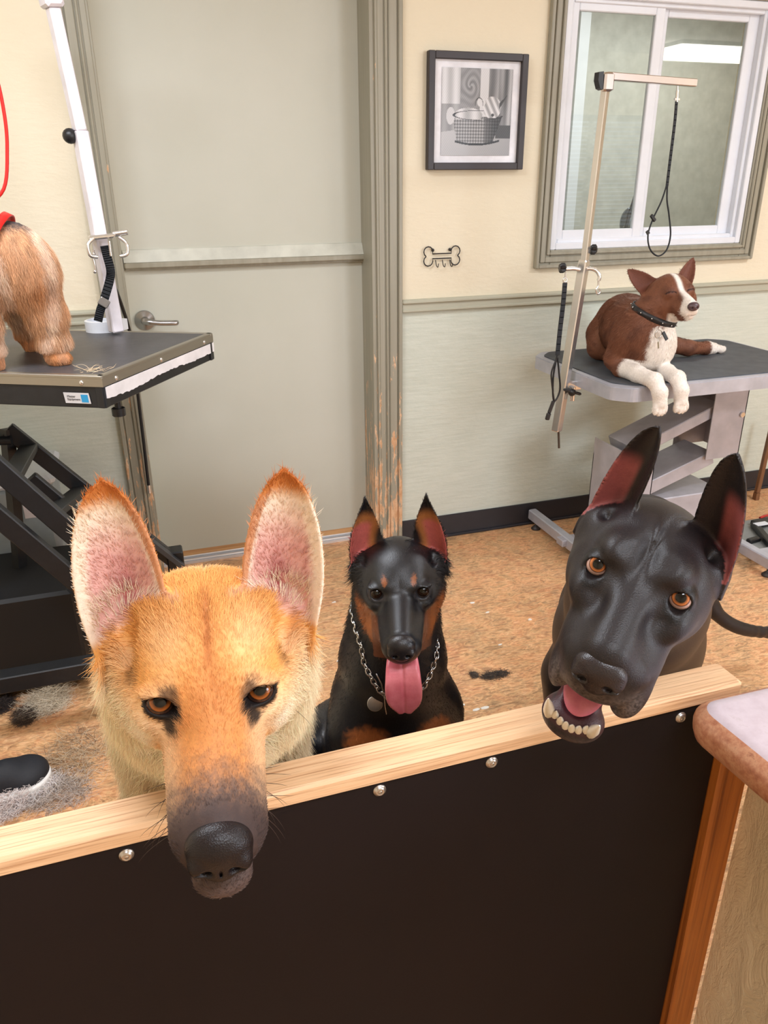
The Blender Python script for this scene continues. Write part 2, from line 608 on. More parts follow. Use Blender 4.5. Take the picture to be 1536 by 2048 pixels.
def put_eye(H, p, r, mat, gaze_world, parent, name='eye'):
    mb = MB().sphere((0, 0, 0), r, 40)
    me = bpy.data.meshes.new(name); me.from_pydata(mb.v, [], mb.f)
    me.polygons.foreach_set('use_smooth', [True] * len(mb.f)); me.materials.append(mat)
    o = bpy.data.objects.new(name, me); COL.objects.link(o)
    g = (Vector(gaze_world) - H.w(p)).normalized()
    o.rotation_euler = g.to_track_quat('-Y', 'Z').to_euler()
    o.location = H.w(p)
    if parent is not None:
        o.parent = parent; o.matrix_parent_inverse = parent_inv(parent)
    return o
# ------------------------------------------------------------------ materials of the room
YW = 2.857          # face of the back wall
def wall_mat():
    k = NT('painted_wall', 0.75, 0, 0.3)
    v = k.coord('Object')
    sep = k.n('ShaderNodeSeparateXYZ'); k.l(v, sep.inputs[0])
    up = k.ramp(k.noise(v, 1.6, 2), [(.3, [228, 217, 192]), (.7, [232, 222, 199])])
    v2 = k.coord('Object', (3, 3, 55))
    lo = k.mix(.35, k.ramp(k.noise(v, 2.2, 3), [(.3, [200, 205, 192]), (.7, [208, 212, 200])]), k.ramp(k.noise(v2, 3, 4), [(.35, [190, 196, 182]), (.65, [216, 219, 207])]))
    gt = k.n('ShaderNodeMath', operation='GREATER_THAN'); k.l(sep.outputs[2], gt.inputs[0]); gt.inputs[1].default_value = 1.01
    k.base(k.mix(gt.outputs[0], lo, up))
    a = k.noise(k.coord('Object', (22, 22, 55)), 1.0, 4, .6)
    k.bump(a, 0.55, 0.004)
    return k.m
def trim_mat(name='grey_trim_paint', peel=True):
    k = NT(name, 0.42, 0, 0.45)
    v = k.coord('Object')
    c = k.ramp(k.noise(k.coord('Object', (40, 40, 1.5)), 1.0, 3), [(.3, [146, 141, 124]), (.7, [160, 155, 139])])
    if peel:
        sep = k.n('ShaderNodeSeparateXYZ'); k.l(v, sep.inputs[0])
        mr = k.n('ShaderNodeMapRange'); mr.inputs[1].default_value = .15; mr.inputs[2].default_value = 1.1; mr.inputs[3].default_value = .52; mr.inputs[4].default_value = .30
        k.l(sep.outputs[2], mr.inputs[0])
        n1 = k.noise(k.coord('Object', (60, 60, 9)), 1.0, 5, .65)
        lt = k.n('ShaderNodeMath', operation='LESS_THAN'); k.l(n1, lt.inputs[0]); k.l(mr.outputs[0], lt.inputs[1])
        wood = k.ramp(k.noise(v, 30, 4), [(.3, [196, 146, 104]), (.6, [224, 186, 150]), (.8, [150, 106, 76])])
        c = k.mix(lt.outputs[0], c, wood)
    k.base(c)
    k.bump(k.noise(k.coord('Object', (60, 60, 6)), 1.0, 3), .15, .002)
    return k.m
def floor_mat():
    k = NT('marbled_vinyl', 0.36, 0, 0.45)
    v = k.coord('Object', (1, 1, 1), (0, 0, .35))
    n1 = k.noise(v, 5.5, 5, .60, 1.2)
    n4 = k.noise(k.coord('Object', (1, 1, 1), (0, 0, 1.2)), 9, 5, .6, 1.0)
    n2 = k.noise(k.coord('Object', (1.0, 3.4, 1), (0, 0, .2)), 8.5, 8, .66, 2.8)
    n3 = k.noise(k.coord('Object', (1.0, 2.6, 1), (0, 0, .2)), 30, 6, .66, 1.6)
    a = k.ramp(n1, [(.36, [112, 94, 62]), (.46, [180, 132, 80]), (.54, [214, 150, 90]), (.64, [168, 92, 56])])
    a = k.mix(.5, a, k.ramp(n4, [(.38, [110, 92, 66]), (.5, [196, 144, 90]), (.62, [216, 126, 66])]))
    b = k.ramp(n2, [(.34, [72, 54, 36]), (.43, [150, 104, 62]), (.50, [232, 182, 122]), (.56, [196, 126, 72]), (.64, [134, 78, 50]), (.72, [118, 106, 82])])
    c = k.mix(.52, a, b)
    c = k.mix(.26, c, k.ramp(n3, [(.34, [92, 62, 40]), (.5, [190, 144, 96]), (.64, [240, 206, 160])]))
    hs = k.n('ShaderNodeHueSaturation'); hs.inputs['Saturation'].default_value = .92; hs.inputs['Value'].default_value = 1.22; k.l(c, hs.inputs['Color']); k.base(hs.outputs[0])
    mr = k.n('ShaderNodeMapRange'); mr.inputs[3].default_value = .26; mr.inputs[4].default_value = .5
    k.l(n2, mr.inputs[0]); k.l(mr.outputs[0], k.b.inputs['Roughness'])
    k.bump(n2, .15, .002)
    return k.m
def wood_mat(name, c1, c2, c3, axis='X', rough=.5, scale=1.0, strength=1.0):
    """long grain along an axis, with growth lines"""
    k = NT(name, rough, 0, .4)
    sc = {'X': (1.6, 42, 42), 'Y': (42, 1.6, 42), 'Z': (42, 42, 1.6)}[axis]
    v = k.coord('Object', tuple(s * scale for s in sc))
    n = k.noise(v, 1.0, 6, .6, .5)
    v2 = k.coord('Object', tuple(s * scale * (3.2 if s > 5 else 1.5) for s in sc))
    n2 = k.noise(v2, 1.0, 5, .6, .3)
    a = k.ramp(n, [(.28, list(c3)), (.42, list(c2)), (.58, list(c1)), (.75, list(c2))])
    b = k.ramp(n2, [(.35, list(c3)), (.5, list(c1)), (.7, list(c2))])
    k.base(k.mix(.45 * strength, a, b))
    k.bump(n2, .35, .0012)
    return k.m

M_wall = wall_mat(); M_trim = trim_mat(); M_trim2 = trim_mat('grey_window_trim_paint', False)
M_floor = floor_mat()
M_white = plain('white_vinyl', (226, 229, 236), .3, var=.012)
M_steel = NT('polished_steel', .22, .88, .5, (226, 224, 222)).m
M_alu = NT('brushed_aluminium', .33, .85, .5, (186, 188, 192)).m
M_black = plain('black_plastic', (24, 24, 27), .4)
M_strap = plain('black_webbing', (26, 29, 34), .7, bump=.4, scale=40)
M_blackm = plain('black_powder_coated_steel', (32, 33, 36), .38, .1, .5, .1, 30, .25)
M_glass = NT('clear_glass', .02, 0, .5)
def glass_mat():
    m = bpy.data.materials.new('window_glass'); m.use_nodes = True; t = m.node_tree
    for n_ in list(t.nodes): t.nodes.remove(n_)
    o = t.nodes.new('ShaderNodeOutputMaterial'); mx = t.nodes.new('ShaderNodeMixShader')
    tr = t.nodes.new('ShaderNodeBsdfTransparent'); gl = t.nodes.new('ShaderNodeBsdfGlossy'); fr = t.nodes.new('ShaderNodeFresnel')
    gl.inputs['Roughness'].default_value = .012; fr.inputs['IOR'].default_value = 1.9
    tr.inputs[0].default_value = (.90, .93, .92, 1)
    ge = t.nodes.new('ShaderNodeNewGeometry'); sb = t.nodes.new('ShaderNodeMath'); sb.operation = 'SUBTRACT'; sb.inputs[0].default_value = 1.0; t.links.new(ge.outputs['Backfacing'], sb.inputs[1]); mu = t.nodes.new('ShaderNodeMath'); mu.operation = 'MULTIPLY'; t.links.new(sb.outputs[0], mu.inputs[0]); t.links.new(fr.outputs[0], mu.inputs[1]); t.links.new(mu.outputs[0], mx.inputs[0]); t.links.new(tr.outputs[0], mx.inputs[1]); t.links.new(gl.outputs[0], mx.inputs[2]); t.links.new(mx.outputs[0], o.inputs[0])
    return m
M_pane = glass_mat()
def glow_mat(name, col, st):
    k = NT(name, .5, 0, .2, col)
    k.b.inputs['Emission Color'].default_value = lin(col); k.b.inputs['Emission Strength'].default_value = st
    return k.m

# ------------------------------------------------------------------ the room shell
X0, X1, Y0r, CZ = -1.7, 6.6, -1.8, 2.6
DX0, DX1, DZ = 0.02, 0.918, 2.42              # door opening
WX0, WX1, WZ0, WZ1 = 1.642, 2.568, 1.192, 2.075   # window opening
def S(mb, name, mat): return mb.build(name, mat, None, 'structure')
mb = MB(); mb.box((X0, Y0r, -.05), (X1, YW, 0)); mb.box((DX0, YW, -.05), (DX1, 3.06, 0)); f_ = S(mb, 'floor', M_floor)
mb = MB(); T = .17
mb.box((X0, YW, 0), (DX0, YW + T, CZ)); mb.box((DX0, YW, DZ), (DX1, YW + T, CZ)); mb.box((DX1, YW, 0), (WX0, YW + T, CZ))
mb.box((WX0, YW, 0), (WX1, YW + T, WZ0)); mb.box((WX0, YW, WZ1), (WX1, YW + T, CZ)); mb.box((WX1, YW, 0), (X1, YW + T, CZ))
S(mb, 'wall_back', M_wall)
M_plainwall = plain('cream_side_wall', (236, 226, 200), .8)
mb = MB(); mb.box((X0 - .1, Y0r, 0), (X0, YW, CZ)); S(mb, 'wall_left', M_plainwall)
mb = MB(); mb.box((X1, Y0r, 0), (X1 + .1, YW, CZ)); S(mb, 'wall_right', M_plainwall)
mb = MB(); mb.box((X0, Y0r, CZ), (X1, YW, CZ + .06)); S(mb, 'ceiling', plain('white_ceiling', (238, 236, 230), .85))
# wall behind the camera, with the blind-covered windows that mirror in the panes
mb = MB(); wins = [(2.2, 3.5), (4.15, 5.45)]; xs = [X0] + [q for w in wins for q in w] + [X1]
for i in range(0, len(xs), 2): mb.box((xs[i], Y0r - .15, 0), (xs[i + 1], Y0r, CZ))
for a_, b_ in wins: mb.box((a_, Y0r - .15, 0), (b_, Y0r, .95)); mb.box((a_, Y0r - .15, 2.05), (b_, Y0r, CZ))
S(mb, 'wall_front', M_plainwall)
M_slat = plain('white_blind_slat', (240, 240, 236), .5)
for i, (a_, b_) in enumerate(wins):
    w_ = bpy.data.objects.new('window_%d' % (i + 2), None); COL.objects.link(w_); w_.location = ((a_ + b_) / 2, Y0r - .1, .95); w_['kind'] = 'structure'
    mb = MB()
    for k in range(26): 
        z_ = .98 + k * .041
        mb.bar((a_ + .02, Y0r - .06, z_), (b_ - .02, Y0r - .06, z_), .034, .002, up=(0, .75, .66))
    mb.build('blind', M_slat, w_)
    mb = MB(); mb.box((a_, Y0r - .13, .95), (a_ + .04, Y0r - .09, 2.05)); mb.box((b_ - .04, Y0r - .13, .95), (b_, Y0r - .09, 2.05)); mb.box(((a_ + b_) / 2 - .02, Y0r - .13, .95), ((a_ + b_) / 2 + .02, Y0r - .09, 2.05)); mb.box((a_, Y0r - .13, .95), (b_, Y0r - .09, .99)); mb.box((a_, Y0r - .13, 2.01), (b_, Y0r - .09, 2.05))
    mb.build('window_frame', M_white, w_)
# room seen through the back window
mb = MB(); M_gr = plain('pale_grey_wall', (190, 190, 184), .8)
mb.box((1.0, 4.75, 0), (6.0, 4.80, CZ)); mb.box((.95, YW + T, 0), (1.0, 4.8, CZ)); mb.box((6.0, YW + T, 0), (6.05, 4.8, CZ)); mb.box((1.0, YW + T, CZ), (6.0, 4.8, CZ + .05)); mb.box((1.0, YW + T, -.05), (6, 4.8, 0))
S(mb, 'wall_beyond', M_gr)
mb = MB(); pa, pb = at(1172, 20, y=4.73), at(1150, 455, y=4.73); mb.bar((pa.x, 4.735, 0), (pa.x, 4.735, 2.5), .07, .03, up=(0, 1, 0)); S(mb, 'trim_5', M_white)

# door
dr = bpy.data.objects.new('door_1', None); COL.objects.link(dr); dr.location = (.47, 3.0, 0); dr['kind'] = 'structure'
YD = 2.99
M_door = NT('sage_door_paint', .5, 0, .4); v_ = M_door.coord(); 
M_door.base(M_door.ramp(M_door.noise(v_, 1.3, 4), [(.3, [190, 190, 176]), (.7, [200, 199, 187])])); M_door.bump(M_door.noise(M_door.coord('Object', (8, 8, 30)), 2, 4), .12, .002); M_door = M_door.m
mb = MB(); mb.box((DX0 - .01, YD, .005), (DX1 + .01, YD + .04, DZ)); mb.build('door_panel', M_door, dr)
zt, zm, zb = at(500, 492, y=YD - .012).z, at(500, 516, y=YD - .012).z, at(500, 533, y=YD - .02).z
mb = MB(); mb.add([(x_, y_, z_) for x_ in (DX0 + .004, DX1 - .002) for (y_, z_) in ((YD, zt), (YD - .006, zt - .002), (YD - .028, zm), (YD, zm))], [(0, 1, 5, 4), (1, 2, 6, 5), (2, 3, 7, 6), (3, 0, 4, 7), (0, 3, 2, 1), (4, 5, 6, 7)]); mb.build('mid_rail', plain('pale_sage_paint', (196, 196, 184), .45), dr)
mb = MB(); mb.box((DX0 + .004, YD - .030, zb + .008), (DX1 - .002, YD, zm), bev=.004); mb.box((DX0 + .004, YD - .018, zb), (DX1 - .002, YD, zb + .010), bev=.003); mb.build('mid_moulding', M_trim2, dr)
M_raw = wood_mat('raw_worn_wood', (214, 168, 118), (196, 146, 96), (160, 112, 70), 'X', .6)
mb = MB(); mb.box((DX0, YD - .002, .020), (DX1 - .002, YD + .03, .046)); mb.build('worn_bottom_edge', M_raw, dr)
hl = at(290, 642, y=YD - .02)
hd = bpy.data.objects.new('door_handle', None); COL.objects.link(hd); hd.location = hl; hd.parent = dr; hd.matrix_parent_inverse = parent_inv(dr)
MH = frame_matrix((hl.x, YD, hl.z), (1, 0, 0), (0, 0, 1), (0, -1, 0))
M_sat = NT('satin_nickel', .30, 1, .5, (176, 176, 178)).m
mb = MB(); mb.lathe([(0, 0), (.034, 0), (.036, .006), (.033, .012), (.016, .016), (.013, .022), (.013, .050), (0, .050)], MH); mb.build('rosette', M_sat, hd)
mb = MB(); mb.tube(catmull([(hl.x, YD - .045, hl.z), (hl.x + .02, YD - .054, hl.z - .001), (hl.x + .06, YD - .054, hl.z - .006), (hl.x + .105, YD - .052, hl.z - .008), (hl.x + .112, YD - .040, hl.z - .008)], 5), [.011] * 6 + [.0095] * 11 + [.007] * 4, 10); mb.build('lever', M_sat, hd)
mb = MB()
mb.box((DX0, 2.955, 0), (DX1, 3.055, .010)); mb.box((DX0, 2.958, .010), (DX1, 2.972, .018), bev=.003); mb.box((DX0, 2.985, .010), (DX1, 3.0, .024), bev=.004); mb.box((DX0, 3.01, .010), (DX1, 3.05, .020), bev=.004)
S(mb, 'trim_4', NT('aluminium_threshold', .38, .55, .5, (226, 227, 230)).m)
# casings: stepped profile
def casing(xa, xb, name, inner):
    m = MB(); w = xb - xa; s = 1 if inner > 0 else -1
    def X(f): return xa + w * f if s > 0 else xb - w * f
    # f = 0 outer edge, 1 opening edge
    m.box((min(X(0), X(1)), YW - .012, 0), (max(X(0), X(1)), YW, DZ + .06), bev=.002)
    for fa, fb, dd in ((0, .16, .022), (.20, .52, .017), (.56, .66, .020), (.70, .92, .015)):
        m.box((min(X(fa), X(fb)), YW - dd, 0), (max(X(fa), X(fb)), YW - .010, DZ + .06), bev=.003)
    return S(m, name, M_trim)
casing(-.068, DX0, 'trim_1', 1)
casing(DX1, 1.016, 'trim_2', -1)
mb = MB(); mb.box((DX1 - .016, YW - .002, 0), (DX1, YD + .002, DZ)); S(mb, 'trim_3', M_trim)
# chair rails
M_rail = trim_mat('sage_rail_paint', False)
k_ = NT('pale_rail_paint', .5, 0, .4, (178, 176, 158)); M_rail = k_.m
for nm, xa, xb, za, zb_ in (('trim_7', 1.016, X1, .990, 1.032), ('trim_8', X0, -.068, 1.015, 1.057)):
    m = MB(); m.box((xa, YW - .014, za), (xb, YW, zb_), bev=.003); m.box((xa, YW - .024, zb_ - .016), (xb, YW - .006, zb_ - .002), bev=.004); m.box((xa, YW - .018, za - .006), (xb, YW, za + .006), bev=.003); S(m, nm, M_rail)
M_base = plain('black_vinyl_base', (38, 37, 42), .45)
for nm, xa, xb in (('baseboard_right', 1.016, X1), ('baseboard_left', X0, -.068)):
    m = MB(); m.box((xa, YW - .008, 0), (xb, YW, .103), bev=.002); m.box((xa, YW - .018, 0), (xb, YW, .012), bev=.004); S(m, nm, M_base)
# window in the back wall
w1 = bpy.data.objects.new('window_1', None); COL.objects.link(w1); w1.location = (2.1, YW, WZ0); w1['kind'] = 'structure'
def ringf(m, xa, xb, za, zb_, w, ya, yb, bev=.003, wb=None, wt=None, wr=None):
    wb = wb or w; wt = wt or w; wr = wr or w
    m.box((xa, ya, za), (xa + w, yb, zb_), bev=bev); m.box((xb - wr, ya, za), (xb, yb, zb_), bev=bev)
    m.box((xa + w, ya, za), (xb - wr, yb, za + wb), bev=bev); m.box((xa + w, ya, zb_ - wt), (xb - wr, yb, zb_), bev=bev)
mb = MB()
ringf(mb, WX0 - .067, WX1 + .067, WZ0 - .067, WZ1 + .067, .067, YW - .012, YW)
ringf(mb, WX0 - .067, WX1 + .067, WZ0 - .067, WZ1 + .067, .014, YW - .026, YW - .010)
ringf(mb, WX0 - .046, WX1 + .046, WZ0 - .046, WZ1 + .046, .022, YW - .019, YW - .010)
ringf(mb, WX0 - .018, WX1 + .018, WZ0 - .018, WZ1 + .018, .012, YW - .022, YW - .010)
mb.build('casing', M_trim2, w1)
mb = MB(); ringf(mb, WX0, WX1, WZ0, WZ1, .026, YW - .006, YW + .09); ringf(mb, WX0 + .01, WX1 - .01, WZ0 + .01, WZ1 - .01, .030, YW + .012, YW + .09); mb.build('window_frame', M_white, w1)
for xa, xb, yy in ((WX0 + .030, 2.075, YW + .018), (2.052, WX1 - .034, YW + .040)):
    mb = MB(); ringf(mb, xa, xb, WZ0 + .030, WZ1 - .030, .036 if yy < 2.88 else .052, yy, yy + .022, wb=.042, wt=.034, wr=.040 if yy < 2.88 else .055)
    sh = mb.build('sash', M_white, w1)
    mb = MB(); mb.box((xa + .03, yy + .010, WZ0 + .06), (xb - .03, yy + .013, WZ1 - .06)); mb.build('pane', M_pane, sh)
# small parts on the sill of the room beyond
hz = empty('faucet', at(1255, 452, y=3.20), 'rounded chrome faucet and dark hose seen through the left window pane', 'faucet')
mb = MB(); q_ = at(1258, 445, y=3.20); mb.sphere(q_, .052, 18, (.8, .8, 1.25)); mb.build('chrome_body', NT('smoky_chrome', .25, .8, .5, (130, 136, 144)).m, hz)
mb = MB(); mb.tube(catmull([at(1250, 462, y=3.13), at(1258, 430, y=3.14), at(1268, 400, y=3.15), at(1280, 360, y=3.17)], 5), .008, 8); mb.build('hose', M_black, hz)
# ceiling lights
M_diff = glow_mat('lit_diffuser', (255, 250, 240), 12.0)
def fixture(cx, cy, along='X', L=1.25, zc=CZ, label=None):
    t_ = empty('ceiling_light', (cx, cy, zc - .10), label, 'light', 'wrap-around ceiling lights')
    m = MB(); m.box((cx - L / 2, cy - .20, zc - .03), (cx + L / 2, cy + .20, zc)); m.build('housing', M_white, t_)
    m = MB(); n_ = 12; vs = []; fs = []
    for k in range(n_ + 1):
        a_ = math.pi * k / n_
        for x_ in (cx - L / 2, cx + L / 2): vs.append((x_, cy + math.cos(a_) * .19, zc - .03 - math.sin(a_) * .11))
    for k in range(n_): fs.append((2 * k, 2 * k + 1, 2 * k + 3, 2 * k + 2))
    fs += [tuple(range(0, 2 * n_ + 2, 2)), tuple(range(1, 2 * n_ + 2, 2))[::-1]]
    m.add(vs, fs); m.build('diffuser', M_diff, t_)
fixture(5.72, -1.15, label='white wrap-around ceiling light mirrored in the window pane')

# ------------------------------------------------------------------ picture and hook on the wall
def lerp3(a, b, t): return tuple(a[i] + (b[i] - a[i]) * t for i in range(3))
pf = empty('picture_frame', (1.298, YW, 1.484), 'black framed black and white photograph of a small animal in a wire basket', 'picture')
PX0, PX1, PZ0, PZ1 = 1.108, 1.490, 1.486, 1.861
mb = MB(); ringf(mb, PX0, PX1, PZ0, PZ1, .024, YW - .030, YW - .004, bev=.002); mb.build('frame', plain('black_wood_frame', (44, 36, 38), .45), pf)
mb = MB(); mb.box((PX0 + .02, YW - .014, PZ0 + .02), (PX1 - .02, YW - .010, PZ1 - .02)); mb.build('mat_board', plain('white_mat_board', (232, 232, 238), .7), pf)
def photo():
    W_, H_ = 150, 156
    u = np.linspace(0, 1, W_)[None, :].repeat(H_, 0); v = np.linspace(0, 1, H_)[:, None].repeat(W_, 1)   # v up
    g = .55 + .12 * np.sin(u * 34 + .8 * np.sin(v * 5)) * (u > .62) + .10 * np.sin(u * 60) * (u > .8)
    g = np.where(u < .28, .82 + .08 * np.sin(u * 40), g)
    g = np.where((u > .52) & (u < .66), .88, g)
    r = np.hypot((u - .40) * 1.0, (v - .80) * 1.0)
    g = np.where((u > .26) & (u < .54), .58 + .13 * np.sin(r * 70 + 1.5 * np.sin(u * 25) + 2 * np.arctan2(v - .8, u - .4)) * np.exp(-r * 7), g)
    g = np.where((u < .26) & (v < .6) & (v > .25), g * (.72 + .3 * u), g)
    g = np.where(v < .34 - .12 * np.abs(u - .55), .74 + .12 * v - .1 * u, g)
    g = np.where((u > .78) & (v < .36) & (v > .20), .30, g)
    def e(cx, cy, rx, ry): return ((u - cx) / rx) ** 2 + ((v - cy) / ry) ** 2
    # basket
    yb = .13 + .05 * ((u - .5) / .35) ** 2; left = .16 + .28 * (.46 - v) ** 1.2; right = .87 - .42 * (.46 - v)
    inb = (v < .455) & (v > yb) & (u > left) & (u < right)
    mesh = .5 + .5 * np.sin((u * 1.0 + v) * 82) * np.sin((u - v) * 82)
    bg = .35 + .45 * mesh * (u < .62) + .22 * mesh * (u >= .62) - .25 * sstep(.55, .85, u)
    g = np.where(inb, bg, g)
    # cloth and animal in the basket
    g = np.where((e(.38, .47, .20, .085) < 1) & (v > .42), .80 + .1 * np.sin(u * 30), g)
    g = np.where(e(.13, .46, .06, .10) < 1, .84, g)
    g = np.where((e(.72, .56, .13, .13) < 1) & (v > .44), .78 + .16 * np.sin(u * 70 + v * 40), g)
    g = np.where(e(.56, .62, .06, .055) < 1, .90, g)
    g = np.where((np.abs(v - .60 - (u - .84) * 1.15) < .035 * (1 - (u - .82) * 8)) & (u > .82) & (u < .93), .28, g)
    g = np.where(e(.73, .475, .022, .018) < 1, .25, g)
    rim = np.abs(np.sqrt(e(.52, .47, .345, .055)) - 1)
    g = np.where((rim < .05) & ((v < .47) | (u < .6)), .18, g)
    hd_ = np.abs(np.sqrt(e(.53, .60, .055, .07)) - 1); g = np.where((hd_ < .07) & (v > .58), .25, g)
    g = np.where((np.abs(v - yb) < .012) & (u > .2) & (u < .84), .15, g)
    g = np.clip(g + .03 * np.sin(u * 211) * np.sin(v * 173), .05, .95)
    xs_ = PX0 + .054 + u * (PX1 - PX0 - .108); zs_ = PZ0 + .048 + v * (PZ1 - PZ0 - .096)
    V = np.stack([xs_, np.full_like(u, YW - .0165), zs_], -1).reshape(-1, 3)
    i = np.arange(W_ * H_).reshape(H_, W_); Q = np.stack([i[:-1, :-1], i[:-1, 1:], i[1:, 1:], i[1:, :-1]], -1).reshape(-1, 4)
    c = (g.reshape(-1) * .92) ** 2.2
    k = NT('photographic_print', .35, 0, .4); k.base(k.attr())
    mesh_np('print', V, Q, k.m, pf, np.stack([c, c, c * 1.04], 1), smooth=False)
photo()
hk = empty('wall_hook', (1.177, YW, 1.16), 'black wire bone-shaped hook rack on the cream wall below the picture', 'hook')
M_wire = plain('black_wire', (30, 26, 26), .45)
bx0, bx1, bzc = 1.104, 1.252, 1.187
def bone2():
    r = .0185; cx = (bx0 + bx1) / 2; dx = (bx1 - bx0) / 2 - r; oz = .0165; P = []
    def arc(ox, ozz, a0, a1, n=9):
        for k in range(n + 1):
            a_ = math.radians(a0 + (a1 - a0) * k / n); P.append((ox + r * math.cos(a_), YW - .010, ozz + r * math.sin(a_)))
    arc(cx + dx, bzc + oz, 205, -58); arc(cx + dx, bzc - oz, 58, -205); arc(cx - dx, bzc - oz, 25, -238); arc(cx - dx, bzc + oz, 238, -25)
    return P
mb = MB(); mb.tube(bone2(), .0023, 8, closed=True); mb.build('bone_outline', M_wire, hk)
for x_ in (1.156, 1.184, 1.214):
    mb = MB(); mb.tube(catmull([(x_ - .004, YW - .010, bzc - .014), (x_ - .002, YW - .016, bzc - .034), (x_, YW - .026, bzc - .038), (x_ + .003, YW - .024, bzc - .026)], 5), .0017, 6); mb.build('hook', M_wire, hk)
for x_ in (1.142, 1.212):
    mb = MB(); mb.sphere((x_, YW - .006, bzc + .022), .006, 12); mb.build('screw', M_wire, hk)

# ------------------------------------------------------------------ left grooming table (raised high, black)
LZ = 1.03
lA, lB = at(203, 753, z=LZ), at(425, 666, z=LZ)
le = (lB - lA).normalized(); ln_ = Vector((-.885, .465, 0)).normalized(); LL = .88
lC, lD = lB + ln_ * LL, lA + ln_ * (LL + .0)
tl = empty('grooming_table', ((lA + lD) / 2 + Vector((0, .3, 0))).to_tuple()[:2] + (0,), 'black rubber-topped lifting table with metal edge, under the blond dog', 'table')
def quad_prism(m, P, z0, z1, grow=0.0):
    c = sum(P, Vector()) / 4; Q = []
    for i in range(4):
        a_ = (P[i] - P[i - 1]).normalized(); b_ = (P[i] - P[(i + 1) % 4]).normalized()
        Q.append(P[i] + (a_ + b_) * grow)
    vs = [Vector((q.x, q.y, z0)) for q in Q] + [Vector((q.x, q.y, z1)) for q in Q]
    return m.add(vs, [(3, 2, 1, 0), (4, 5, 6, 7)] + [(i, (i + 1) % 4, 4 + (i + 1) % 4, 4 + i) for i in range(4)])
LP = [lA, lB, lC, lD]
k_ = NT('worn_black_rubber', .42, 0, .5); v_ = k_.coord(); k_.base(k_.mix(.5, k_.ramp(k_.noise(v_, 7, 5), [(.3, [50, 50, 54]), (.7, [78, 77, 80])]), k_.ramp(k_.noise(k_.coord('Object', (4, 30, 1)), 5, 6, .7), [(.3, [40, 41, 45]), (.75, [96, 92, 92])]))); k_.bump(k_.noise(v_, 260, 3), .35, .001)
mb = MB(); quad_prism(mb, LP, LZ - .012, LZ, -.014); mb.build('rubber_top', k_.m, tl)
M_edge = NT('worn_aluminium_edge', .36, .85, .5, (168, 162, 150)).m
mb = MB(); quad_prism(mb, LP, LZ - .026, LZ - .006, .0)
for i in range(4):
    a_, b_ = LP[i], LP[(i + 1) % 4]; d_ = (b_ - a_).normalized(); nn_ = Vector((d_.y, -d_.x, 0))
    m_ = MB(); mb.bar(Vector((a_.x, a_.y, LZ - .0035)) - nn_ * .008, Vector((b_.x, b_.y, LZ - .0035)) - nn_ * .008, .017, .009, bev=.002)
mb.build('metal_edge', M_edge, tl)
mb = MB()
for i in range(4):
    a_, b_ = LP[i], LP[(i + 1) % 4]; d_ = (b_ - a_).normalized(); nn_ = Vector((d_.y, -d_.x, 0))
    mb.bar(Vector((a_.x, a_.y, LZ - .052)) - nn_ * .014, Vector((b_.x, b_.y, LZ - .052)) - nn_ * .014, .022, .054, bev=.002)
mb.build('apron', M_blackm, tl)
mb = MB(); quad_prism(mb, LP, LZ - .040, LZ - .028, -.03); mb.build('underside_board', plain('dark_board', (40, 38, 38), .7), tl)
outN = Vector((le.y, -le.x, 0))
# torn white tape along the end apron
tape = []; nT = 60
rr = random.Random(3)
vs = []; fs = []
for i in range(nT + 1):
    s_ = i / nT; b0 = lA + (lB - lA) * (.012 + .985 * s_); zz = LZ - .044 - (.010 + .004 * rr.random() + (.004 * math.sin(s_ * 9))) * (1.0 if s_ < .8 else .75)
    for off in (0.0, -.0012):
        vs += [Vector((b0.x, b0.y, LZ - .028)) + outN * (.0012 + off), Vector((b0.x, b0.y, zz)) + outN * (.0012 + off)]
for i in range(nT):
    a_ = i * 4; b_ = a_ + 4
    fs += [(a_, a_ + 1, b_ + 1, b_), (a_ + 2, b_ + 2, b_ + 3, a_ + 3), (a_, b_, b_ + 2, a_ + 2), (a_ + 1, a_ + 3, b_ + 3, b_ + 1)]
mb = MB(); mb.add(vs, fs); mb.build('torn_tape', plain('white_tape', (238, 236, 240), .6), tl)
for s_ in (.10, .47, .90):
    b0 = lA + (lB - lA) * s_; mb = MB(); c_ = Vector((b0.x, b0.y, LZ - .017)); mb.lathe([(0, .003), (.0035, .0028), (.006, .001), (.006, 0)], frame_matrix(c_, le, (0, 0, 1), outN), 14); mb.build('screw', M_steel, tl)
frN = Vector((ln_.y, -ln_.x, 0)) * (1 if Vector((ln_.y, -ln_.x, 0)).y < 0 else -1)
for s_ in (.055, .42):
    b0 = lA + ln_ * s_; mb = MB(); c_ = Vector((b0.x, b0.y, LZ - .017)); mb.lathe([(0, .003), (.0035, .0028), (.006, .001), (.006, 0)], frame_matrix(c_, -ln_, (0, 0, 1), frN), 14); mb.build('screw', M_steel, tl)
